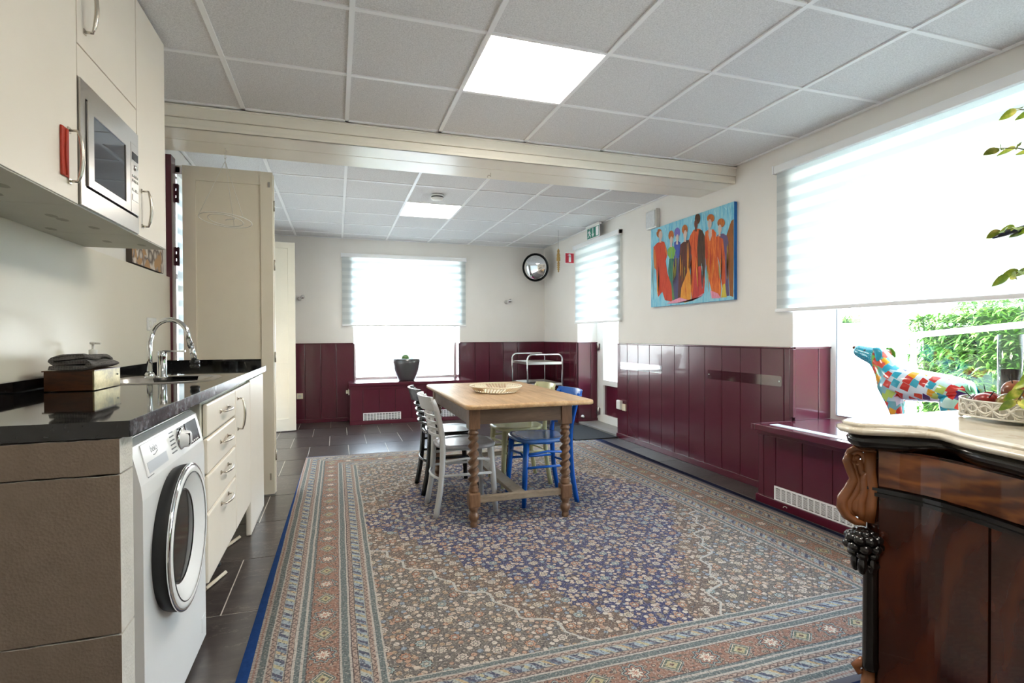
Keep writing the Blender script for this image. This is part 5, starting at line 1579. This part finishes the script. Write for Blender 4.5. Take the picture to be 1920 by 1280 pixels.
for z0, z1, o_ in ((.745, .752, .014), (.752, .760, .022), (.735, .745, .020)): front_strip(1.145, YN + .0, z0, z1, o_, 34).build('moulding', M_EBONY, sbd)
front_strip(1.120, .862, .13, .735, .010).build('door_panel', M_MAHOG, sbd)
front_strip(.855, -.03, .13, .735, .010, 20).build('door_panel', M_MAHOG, sbd)
front_strip(-.037, YN + .03, .13, .735, .010).build('door_panel', M_MAHOG, sbd)
front_strip(YE + .01, YN - .01, .0, .10, .03, 30, .5).build('plinth', M_EBONY, sbd)
MB().box(1.52, 2.02, YE - .001, YE + .012, .10, .87, bev=.003).build('end_panel', M_MAHOG, sbd)
# carved corner: scroll, rosette, column, foot scroll
def scroll(parent, cx, cy):
    m_ = MB()
    def P(u, z): return (cx - u * .66, cy + u * .72, z)      # u runs outwards from the corner
    sp_pts = [P(-.005, .862), P(.020, .866)]
    for q_ in range(0, 21):
        a_ = R(100 - q_ * 28); r_ = .027 - .019 * q_ / 20
        sp_pts.append(P(.043 - r_ * math.cos(a_) * -1, .840 + r_ * math.sin(a_)))
    m_.tube(sp_pts, [.010, .010] + [.0088 - .003 * q_ / 20 for q_ in range(21)], 8, flat=(1, 1))
    m_.ball(P(.043, .840), .009)
    s2 = [(.060, .850), (.068, .828), (.058, .800), (.050, .775), (.062, .745), (.078, .715), (.080, .690), (.068, .665), (.045, .650), (.020, .648)]
    m_.tube([P(u, z) for u, z in s2], [.011, .013, .014, .013, .014, .016, .017, .015, .012, .009], 12)
    s3 = [(.035, .835), (.032, .800), (.022, .770), (.030, .735), (.045, .705), (.048, .685), (.040, .668)]
    m_.tube([P(u, z) for u, z in s3], [.009, .010, .009, .010, .012, .011, .008], 10)
    s4 = [(.010, .86), (.010, .80), (.004, .75), (.008, .70), (.012, .655)]
    m_.tube([P(u, z) for u, z in s4], .016, 10)
    s5 = [(.050, .83), (.045, .79), (.036, .765), (.046, .735), (.062, .705), (.064, .685), (.052, .665)]
    m_.tube([P(u, z) for u, z in s5], [.008, .009, .008, .010, .011, .010, .008], 10)
    s7 = [(.022, .80), (.026, .77), (.024, .74), (.034, .71), (.034, .68), (.026, .66)]
    m_.tube([P(u, z) for u, z in s7], [.012, .013, .013, .014, .014, .010], 10)
    m_.build('scroll_bracket', M_CARVE, parent)
    f = MB()
    random.seed(4)
    c0 = Vector((cx - .028, cy + .010, .610))
    f.ball(c0, .030, sc=(1, 1, 1))
    for ring, (nr, rr, zz, sz) in enumerate(((6, .020, .012, .016), (8, .036, 0, .019), (8, .040, -.022, .018), (5, .028, -.045, .016))):
        for k in range(nr):
            a = 2 * PI * k / nr + ring * .4
            f.ball(c0 + Vector((rr * math.cos(a) * .9, rr * math.sin(a) * .9, zz)), sz, seg=8, rings=5, sc=(1, 1, .8))
    for k in range(4):
        a = 2 * PI * k / 4 + .5
        f.ball(c0 + Vector((.02 * math.cos(a), .02 * math.sin(a), -.075)), .013, seg=8, rings=5, sc=(1, 1, 2.2))
    f.build('carved_flower', M_EBONY, parent)
    c2 = MB().lathe([(.022, .54), (.026, .53), (.020, .52), (.018, .50), (.019, .26), (.022, .235), (.020, .225)], (cx - .010, cy + .004, 0), seg=18)
    c2.build('column', M_EBONY, parent)
    ft = MB(); s6 = [(.0, .235), (.030, .238), (.045, .222), (.036, .206), (.024, .214)]
    ft.tube([P(u, z) for u, z in s6], [.012, .014, .013, .010, .007], 10)
    ft.tube([P(.012, .22), P(.016, .16), P(.028, .11), P(.045, .07), P(.058, .03), P(.05, .003)], [.016, .018, .022, .024, .022, .018], 10)
    ft.build('foot_scroll', M_CARVE, parent)
scroll(sbd, 1.488, 1.135)
scroll(sbd, 1.488, YN + .02)

# white filigree tray with decorative fruit
TC = Vector((1.885, .985, .952)); TR = .148
ft = thing('filigree_tray', 'round white pierced metal tray of decorative fruit on the marble top', 'tray', TC)
M_TRAY = pm('white_enamelled_tin', 0xDCD8CE, .45, var=.05)
zt0 = .952 + .012
MB().lathe([(.0, zt0), (TR - .006, zt0), (TR - .003, zt0 + .003), (0, zt0 + .0031)], (TC.x, TC.y, 0), seg=48).build('bottom', M_TRAY, ft)
wl_ = MB()
# pierced wall as a fine lattice: bars and rings standing on a cylinder
nb = 120
def cyl(a, z, r=TR): return (TC.x + r * math.cos(a), TC.y + r * math.sin(a), z)
for z, th in ((zt0 + .001, .003), (zt0 + .046, .003)):
    wl_.tube([cyl(2 * PI * k / 64, z) for k in range(64)], th, 6, closed=True)
for k in range(nb):
    a = 2 * PI * k / nb; amp = .011
    for sgn in (1, -1):
        z_a = zt0 + .024 + sgn * amp * math.sin(a * 12); z_b = zt0 + .024 + sgn * amp * math.sin((a + 2 * PI / nb) * 12)
        wl_.tube([cyl(a, z_a), cyl(a + 2 * PI / nb, z_b)], .0030, 4, cap=False)
        z_a = zt0 + .024 + sgn * .019 * math.sin(a * 12); z_b = zt0 + .024 + sgn * .019 * math.sin((a + 2 * PI / nb) * 12)
        wl_.tube([cyl(a, z_a), cyl(a + 2 * PI / nb, z_b)], .0026, 4, cap=False)
    if k % 2 == 0: wl_.tube([cyl(a, zt0), cyl(a, zt0 + .046)], .0013, 4, cap=False)
wl_.build('pierced_wall', M_TRAY, ft, 'stuff')
MB().lathe([(TR - .006, zt0 + .004), (TR - .006, zt0 + .042)], (TC.x, TC.y, 0), seg=48, cap=False).build('inner_band', M_TRAY, ft)
for k in range(22):
    a = 2 * PI * k / 22
    if k == 0:
        m_ = MB().tube([(0, .011 * math.cos(R(q_)), .009 * math.sin(R(q_))) for q_ in range(0, 181, 30)], .0022, 5); lp = m_.build('rim_loop', M_TRAY, ft); o_ = lp
    else:
        o_ = bpy.data.objects.new('rim_loop', lp.data); COL.objects.link(o_); o_.parent = ft
    o_.location = Vector(cyl(a, zt0 + .047)) - ft.location; o_.rotation_euler[2] = a
for k in range(4):
    a = R(122 + 90 * k)
    MB().ball((TC.x + (TR - .004) * math.cos(a), TC.y + (TR - .004) * math.sin(a), .952 + .0075), .0075, seg=12, rings=6).build('ball_foot', M_TRAY, ft)

def fruit_mat(name, c1, c2, c3):
    g = G(name, .28, coat=.2)
    f = g.noise(18, detail=4)
    g.color(g.ramp(f, [(.35, c1), (.5, c2), (.65, c3)]))
    return g.mat
FR = {'red': fruit_mat('fruit_red', 0x5E1418, 0x8C2420, 0xA8402C), 'olive': fruit_mat('fruit_olive', 0x6E6234, 0x8A7B48, 0x9A6A44), 'brown': fruit_mat('fruit_russet', 0x5A3220, 0x8A4E2C, 0xB0703E), 'dark': fruit_mat('fruit_plum', 0x2E0E16, 0x4E1A20, 0x6A2A28)}
def fruit(kind, p, r, label, tall=1.0, stem=True, tilt=(0, 0), name='apple', cat='fruit'):
    t = thing(name, label, cat, p, 'decorative fruit in the white tray')
    prof = []
    for i in range(13):
        ph = PI * i / 12
        rr = math.sin(ph) * (1 + .06 * math.cos(ph)); zz = -math.cos(ph)
        if tall > 1.05 and zz > 0: rr *= (1 - .42 * zz)
        d_ = .16 * math.exp(-(rr / .28) ** 2)
        prof.append((max(r * rr, 0.0), r * (zz * tall - (d_ if zz > 0 else -d_))))
    m_ = MB().lathe(prof, (0, 0, 0), seg=20)
    o_ = m_.build('flesh', FR[kind], None); o_.parent = t
    if stem:
        s_ = MB().tube([(0, 0, r * tall * .8), (.002, 0, r * tall * 1.2), (.006, 0, r * tall * 1.7)], .0014, 6).build('stalk', M_RUBBER, None); s_.parent = t
    t.rotation_euler = (R(tilt[0]), R(tilt[1]), 0)
    return t
B = zt0 + .004
def ringp(a, r, z): return (TC.x + r * math.cos(R(a)), TC.y + r * math.sin(R(a)), B + z)
fruit('dark', ringp(120, .105, .028), .027, 'dark plum-red little apple at the left rim of the tray', tilt=(-30, -40))
fruit('red', ringp(150, .104, .036), .028, 'glossy red pear lying on its side behind the left rim loops', 1.35, tilt=(40, -50), name='pear')
fruit('olive', ringp(188, .098, .036), .034, 'olive-green apple with a deep eye at the tray front', stem=False, tilt=(0, -80))
fruit('brown', ringp(225, .098, .034), .030, 'russet apple partly under the vine leaf at the tray front', tilt=(0, -20))
fruit('brown', ringp(262, .100, .034), .030, 'orange-brown apple at the near right edge of the tray', tilt=(10, 10))
fruit('red', ringp(85, .10, .032), .028, 'small red apple at the back left of the tray', tilt=(-20, 0))
fruit('dark', ringp(45, .10, .032), .029, 'dark apple at the back of the tray')
fruit('red', ringp(5, .10, .032), .029, 'red apple at the right of the tray, away from the camera')
fruit('olive', ringp(310, .10, .032), .029, 'olive apple at the far right of the tray')
fruit('brown', ringp(170, .040, .070), .032, 'russet apple heaped on top in the middle of the tray', tilt=(0, -30))
fruit('dark', ringp(60, .045, .068), .028, 'plum-coloured apple with a bent stalk at the top left of the heap', tilt=(-20, -20))
fruit('brown', ringp(280, .048, .068), .031, 'orange-brown pear heaped at the top right of the tray', 1.2, tilt=(30, 60), name='pear')

# candle glass
cg = thing('candle_glass', 'tall straight candle glass standing behind the fruit tray', 'glass', (2.065, 1.135, .952))
MB().lathe([(.028, .9525), (.030, .954), (.030, 1.20), (.0285, 1.20), (.0285, .962), (0, .961)], (2.02, 1.10, 0), seg=28).build('glass', glass_mat('clear_thin_glass', (.93, .95, .95), 2.0), cg)
MB().lathe([(0, .963), (.022, .963), (.022, 1.09), (0, 1.092)], (2.02, 1.10, 0), seg=20).build('candle', pm('dark_brown_candle', 0x4A2F2A, .5), cg)

# artificial vine in a pot at the right end, its tendrils reaching into view
vp = thing('vine_plant', 'artificial vine with yellow-edged green leaves trailing over the sideboard', 'plant', (1.93, .74, .952))
MB().lathe([(0, .953), (.05, .953), (.056, .96), (.068, 1.06), (.070, 1.066), (.064, 1.066), (.06, 1.05), (0, 1.05)], (1.93, .74, 0), seg=28).build('pot', M_TRAY, vp)
def leaf_mat():
    g = G('variegated_leaf', .35)
    x, y, z = g.obj()
    g.color(g.ramp(g.noise(30, detail=3), [(.35, 0x5E7F22), (.52, 0x8A9E30), (.68, 0xD6D06A)]))
    g.b.inputs['Subsurface Weight'].default_value = 0.0
    return g.mat
M_VLEAF = leaf_mat(); M_VSTEM = pm('vine_stem', 0x4A4A22, .6); M_VDARK = pm('navy_pod', 0x161B33, .3)
root = Vector((1.93, .74, 1.05))
def bez(a, b, c_, d_, n=14):
    return [a * (1 - t) ** 3 + 3 * b * t * (1 - t) ** 2 + 3 * c_ * t * t * (1 - t) + d_ * t ** 3 for t in [i / n for i in range(n + 1)]]
def at(dist, u, v):       # direction from the room point through the window of view: a world position
    d_ = fw + rx * ((u - 947.83) / 990.02) + uy * ((640 - v) / 990.02)
    return Vector((0, 0, CAM_H)) + d_ * dist
VL = [ # stem end targets in world space
 [Vector((1.93, .75, 1.35)), Vector((1.80, .84, 1.70)), Vector((1.67, .93, 1.69))],
 [Vector((1.93, .76, 1.25)), Vector((1.80, .86, 1.52)), Vector((1.68, .93, 1.475))],
 [Vector((1.88, .80, 1.20)), Vector((1.80, .90, 1.16)), Vector((1.685, .90, 1.03))],
 [Vector((1.95, .78, 1.30)), Vector((1.84, .90, 1.42)), Vector((1.73, .94, 1.36))],
 [Vector((2.02, .70, 1.35)), Vector((2.10, .70, 1.60)), Vector((2.15, .65, 1.55))],
 [Vector((1.95, .66, 1.30)), Vector((1.95, .55, 1.55)), Vector((1.97, .48, 1.45))],
 [Vector((2.0, .78, 1.45)), Vector((1.92, .84, 1.80)), Vector((1.74, .93, 1.80))],
]
random.seed(21)
for si, (b_, c_, d_) in enumerate(VL):
    pts = bez(root, b_, c_, d_)
    MB().tube(pts, [.003 - .0016 * i / 14 for i in range(15)], 6).build('stem', M_VSTEM, vp)
    for i, sd_ in [(i, 1 if i % 2 else -1) for i in range(4, 15)] + [(i, -1 if i % 2 else 1) for i in range(9, 15)]:
        if random.random() < .22 and i < 12: continue
        p = pts[i]; d0 = (pts[min(i + 1, 14)] - pts[i - 1]).normalized()
        side = d0.cross(Vector((0, 0, 1))).normalized() * sd_
        dirn = (d0 * .5 + side * .9 + Vector((0, 0, -.25 + .4 * random.random()))).normalized()
        m_ = MB(); leafmesh(m_, p + dirn * .006, dirn, .034 + .012 * random.random(), .023, up=Vector((-.75 + random.gauss(0, .25), -.6 + random.gauss(0, .25), .35 + random.gauss(0, .3))).normalized(), droop=.25, ny=6)
        m_.tube([p, p + dirn * .008], .001, 4)
        m_.build('leaf', M_VLEAF, vp)
m_ = MB(); m_.tube([Vector((1.655, .94, 1.455)), Vector((1.70, .935, 1.470)), Vector((1.77, .92, 1.49)), Vector((1.90, .90, 1.44)), Vector((1.93, .80, 1.2)), Vector((1.93, .75, 1.05))], [.002, .008, .008, .004, .003, .003], 8)
m_.build('dark_stalk', M_VDARK, vp)

# ------------------------------------------------------------------ patchwork dog on the right sill
def dog_mat():
    g = G('patchwork_glaze', .18, coat=.5)
    x, y, z = g.obj()
    v = g.voro(19, g.vec(x * .5, y + z * .45, z - y * .45), rand=.9, metric='CHEBYCHEV')
    sc_ = g.n('ShaderNodeSeparateColor'); g.t.links.new(v.outputs[1], sc_.inputs[0])
    rnd = V(g, sc_.outputs[0]); dist = V(g, v.outputs[0])
    cols = g.ramp(rnd, [(0, 0xC9352E), (.18, 0xE3A21E), (.32, 0x2CA3BE), (.48, 0x4A2A66), (.6, 0xD8503A), (.72, 0xD9D3E6), (.84, 0x2CA3BE), (.93, 0xB6D36A)], 'CONSTANT')
    # ground: teal at the chest and legs, white on the back, green at neck and rump (object y: tail 0 .. nose +)
    gy = g.ramp((y - 1.9) / .8, [(0, 0x2FA82E), (.12, 0xBFE7DA), (.3, 0xDDEAF2), (.5, 0xC9DDE8), (.62, 0x4FA6B4), (.66, 0x7DBA3A), (.695, 0x86B83A), (.71, 0x1F9BB8), (1, 0x2499B4)])
    low = z.lt(.80)
    ground = g.mix(low * .8, gy, 0x4FA3B2)
    head = y.gt(2.46)
    patch = dist.lt(.44) * (1 - head)
    c = g.mix(patch, ground, cols)
    v2 = g.voro(75, g.vec(x, y, z), rand=.2)
    c = g.mix(head * V(g, v2.outputs[0]).lt(.28) * .6, c, 0xA6DCE6)
    g.color(c)
    return g.mat
M_DOG = dog_mat()
DX = 3.27; SZ = .578
dog = thing('dog_statue', 'glazed patchwork dog figure with raised head standing at the right window', 'statue', (DX, 2.25, SZ))
me = bpy.data.meshes.new('body')
J = [ # (x, y, z, radius)
 (0, 2.03, .925, .072),     # 0 pelvis
 (0, 2.14, .900, .084), (0, 2.25, .900, .094), (0, 2.345, .915, .104),   # 1,2,3 spine to chest
 (0, 2.395, .965, .078), (0, 2.435, 1.02, .062), (0, 2.468, 1.066, .068),  # 4,5 neck, 6 skull
 (0, 2.515, 1.072, .056), (0, 2.570, 1.088, .045), (0, 2.626, 1.107, .036),      # 7,8,9 muzzle
 (.05, 2.375, .85, .058), (.052, 2.385, .76, .040), (.052, 2.378, .67, .029), (.052, 2.385, .60, .021), (.052, 2.415, .594, .018),   # 10-14 near front leg
 (-.05, 2.355, .85, .056), (-.052, 2.32, .76, .038), (-.052, 2.30, .67, .028), (-.052, 2.305, .60, .021), (-.052, 2.335, .594, .018),  # 15-19
 (.05, 2.03, .86, .066), (.055, 2.055, .775, .050), (.055, 2.005, .695, .023), (.055, 2.02, .60, .020), (.055, 2.055, .594, .018),     # 20-24
 (-.05, 2.01, .86, .066), (-.055, 2.02, .775, .050), (-.055, 1.965, .695, .023), (-.055, 1.98, .60, .020), (-.055, 2.015, .594, .018),    # 25-29
 (0, 1.965, .935, .024), (0, 1.94, .88, .016), (0, 1.935, .82, .011),    # 30-32 tail
]
E_ = [(0, 1), (1, 2), (2, 3), (3, 4), (4, 5), (5, 6), (6, 7), (7, 8), (8, 9), (3, 10), (10, 11), (11, 12), (12, 13), (13, 14), (3, 15), (15, 16), (16, 17), (17, 18), (18, 19),
      (0, 20), (20, 21), (21, 22), (22, 23), (23, 24), (0, 25), (25, 26), (26, 27), (27, 28), (28, 29), (0, 30), (30, 31), (31, 32)]
# local coordinates relative to world y for the glaze pattern: keep the mesh in world y/z, object at x only
me.from_pydata([(j[0], j[1], j[2]) for j in J], E_, [])
body = bpy.data.objects.new('body', me); COL.objects.link(body); body.parent = dog
body.location = (0, -2.25, -SZ)
me.skin_vertices or me.attributes
sm = body.modifiers.new('skin', 'SKIN')
bpy.context.view_layer.update()
if not me.skin_vertices:
    bpy.context.view_layer.objects.active = body
sl = me.skin_vertices[0].data
for i, j in enumerate(J):
    sl[i].radius = (j[3] * 1.12, j[3] * 1.12)
sl[0].use_root = True
sm.use_smooth_shade = True
ss = body.modifiers.new('smooth', 'SUBSURF'); ss.levels = 2; ss.render_levels = 2
me.materials.append(M_DOG)
for s_ in (-1, 1):
    m_ = MB()
    base = Vector((DX + s_ * .044, 2.452, 1.112))
    L = []
    for i, (dy, dz, wd) in enumerate(((0, 0, .012), (-.015, .002, .022), (-.028, -.018, .026), (-.033, -.045, .022), (-.030, -.070, .008))):
        c0 = base + Vector((s_ * (.008 + .004 * i), dy, dz))
        L.append([c0 + Vector((s_ * .005 * math.cos(t * PI / 4), wd * .9 * math.cos(t * PI / 4) + 0, .007 * math.sin(t * PI / 4))) for t in range(8)])
    loft(m_, L, cap=True); m_.build('ear', pm('ear_glaze', [0x2499B4, 0x4FA63A][s_ > 0], .2, var=.2, vs=30), dog)
    MB().ball((DX + s_ * .046, 2.522, 1.097), .010, sc=(.6, 1, 1)).build('eye', M_BLACK, dog)
MB().ball((DX, 2.630, 1.116), .015, sc=(1.1, .8, .8)).build('nose', pm('nose_brown', 0x6A3A22, .3), dog)

# flat white strip lying on the sill, near its front
tag(MB().box(2.86, 2.93, 1.9, 2.93, .578, .581).build('sill_strip', pm('white_plastic_strip', 0xDDE6EC, .25, var=0)), 'flat white strip lying along the front of the right window casing', 'strip')

# ------------------------------------------------------------------ outside
MB().box(-4.2, -4.0, -6, 14, -.2, 3.4).build('wall_outside', pm('neighbour_render', 0xB9AFA0, .9, var=.1), None, 'structure')  # unseen wall added to cut the daylight entering at the left window
gm = pm('bright_paving', 0xC9C5BC, .9, var=.08, vs=2)
MB().box(-30, 45, 8.25, 60, -.25, -.15).box(3.60, 45, -40, 8.25, -.25, -.15).box(-30, -1.45, -40, 8.25, -.25, -.15).build('ground', gm, None, 'structure')
# roof over the room so that only the sky beyond the eaves reaches the windows
MB().box(XL - .55, WO + .35, Y0 - .5, YW + .75, 2.75, 2.95).build('roof', pm('roof_felt', 0x6A6662, .9), None, 'structure')
def foliage_mat(name, a, b, c_):
    g = G(name, .6, spec=.3)
    oi = g.noise(7, detail=4)
    g.color(g.ramp(oi, [(.35, a), (.5, b), (.65, c_)]))
    return g.mat
M_HEDGE = foliage_mat('hedge_leaves', 0x3E6426, 0x64903C, 0x8CB45A); M_HCORE = pm('hedge_core', 0x2C4A1E, .9)
def hedge(label, x0, x1, y0, y1, z1, n, sz, cat='hedge', mat=M_HEDGE, seed=1, zb=-.15):
    random.seed(seed)
    t = thing('hedge', label, cat, ((x0 + x1) / 2, (y0 + y1) / 2, zb), 'hedges outside the right window')
    MB().box(x0 + .1, x1 - .1, y0 + .1, y1 - .1, zb, z1 - min(.12, (z1 - zb) * .4), bev=.03).build('branches', M_HCORE, t)
    m_ = MB()
    for k in range(n):
        f = random.random()
        y = y0 + (y1 - y0) * random.random(); z = zb + .05 + (z1 - zb - .05) * random.random() ** .8
        if f < .6: p = Vector((x0 + .08 * random.random(), y, z)); nd = Vector((-1, 0, .4))
        elif f < .85: p = Vector((x0 + (x1 - x0) * random.random(), y, z1 - .08 * random.random())); nd = Vector((0, 0, 1))
        else: p = Vector((x0 + (x1 - x0) * random.random(), y1 - .05 * random.random(), z)); nd = Vector((0, 1, .4))
        d_ = (nd + Vector((random.gauss(0, .6), random.gauss(0, .8), random.gauss(0, .5)))).normalized()
        leafmesh(m_, p, d_, sz * (.7 + .6 * random.random()), sz * .22, droop=.4, ny=2)
    m_.build('leaves', mat, t, 'stuff')
    return t
hedge('tall leafy green hedge outside the right window, behind the white rail', 7.0, 8.4, -2.0, 4.30, 1.62, 10500, .15, seed=3)
hedge('lower green hedge outside, left of the tall one', 7.05, 8.2, 4.34, 4.92, 1.42, 1900, .14, seed=4)
hedge('low clipped hedge on a white garden wall, far off outside the right window', 11.0, 11.5, 8.9, 11.3, 1.64, 1500, .10, seed=5, zb=1.47)
tag(MB().box(11.0, 11.5, 4, 14, -.15, 1.45, bev=.02).build('garden_wall', pm('white_garden_wall', 0xE8E6E0, .8)), 'white garden wall far off outside the right window', 'wall')
rl = thing('rail_fence', 'white horizontal rail standing in front of the outdoor hedge', 'rail', (6.0, 2, -.15))
MB().prism([(4.32, 1.155), (4.32, 1.215), (-1.2, 1.76), (-1.2, 1.70)], 6.15, 6.20, 'x').build('rail', pm('peeling_white_paint', 0xE8E4DC, .7, var=.15, vs=20), rl)
for y, zt_ in ((-1.1, 1.7), (4.29, 1.17)): MB().box(6.20, 6.24, y - .02, y + .02, -.15, zt_).build('post', M_FRAME, rl)
gs = thing('shrub', 'small green shrub outside the far window at its lower left', 'shrub', (.6, 11.5, -.15))
random.seed(8); m_ = MB()
for k in range(260):
    a = random.random() * 6.28; p = Vector((.62 + .5 * math.cos(a) * random.random(), 11.2 + .3 * math.sin(a), -.15 + .4 * random.random()))
    leafmesh(m_, p, (math.cos(a), math.sin(a), .8), .12, .05, ny=2)
m_.build('leaves', M_HEDGE, gs, 'stuff')
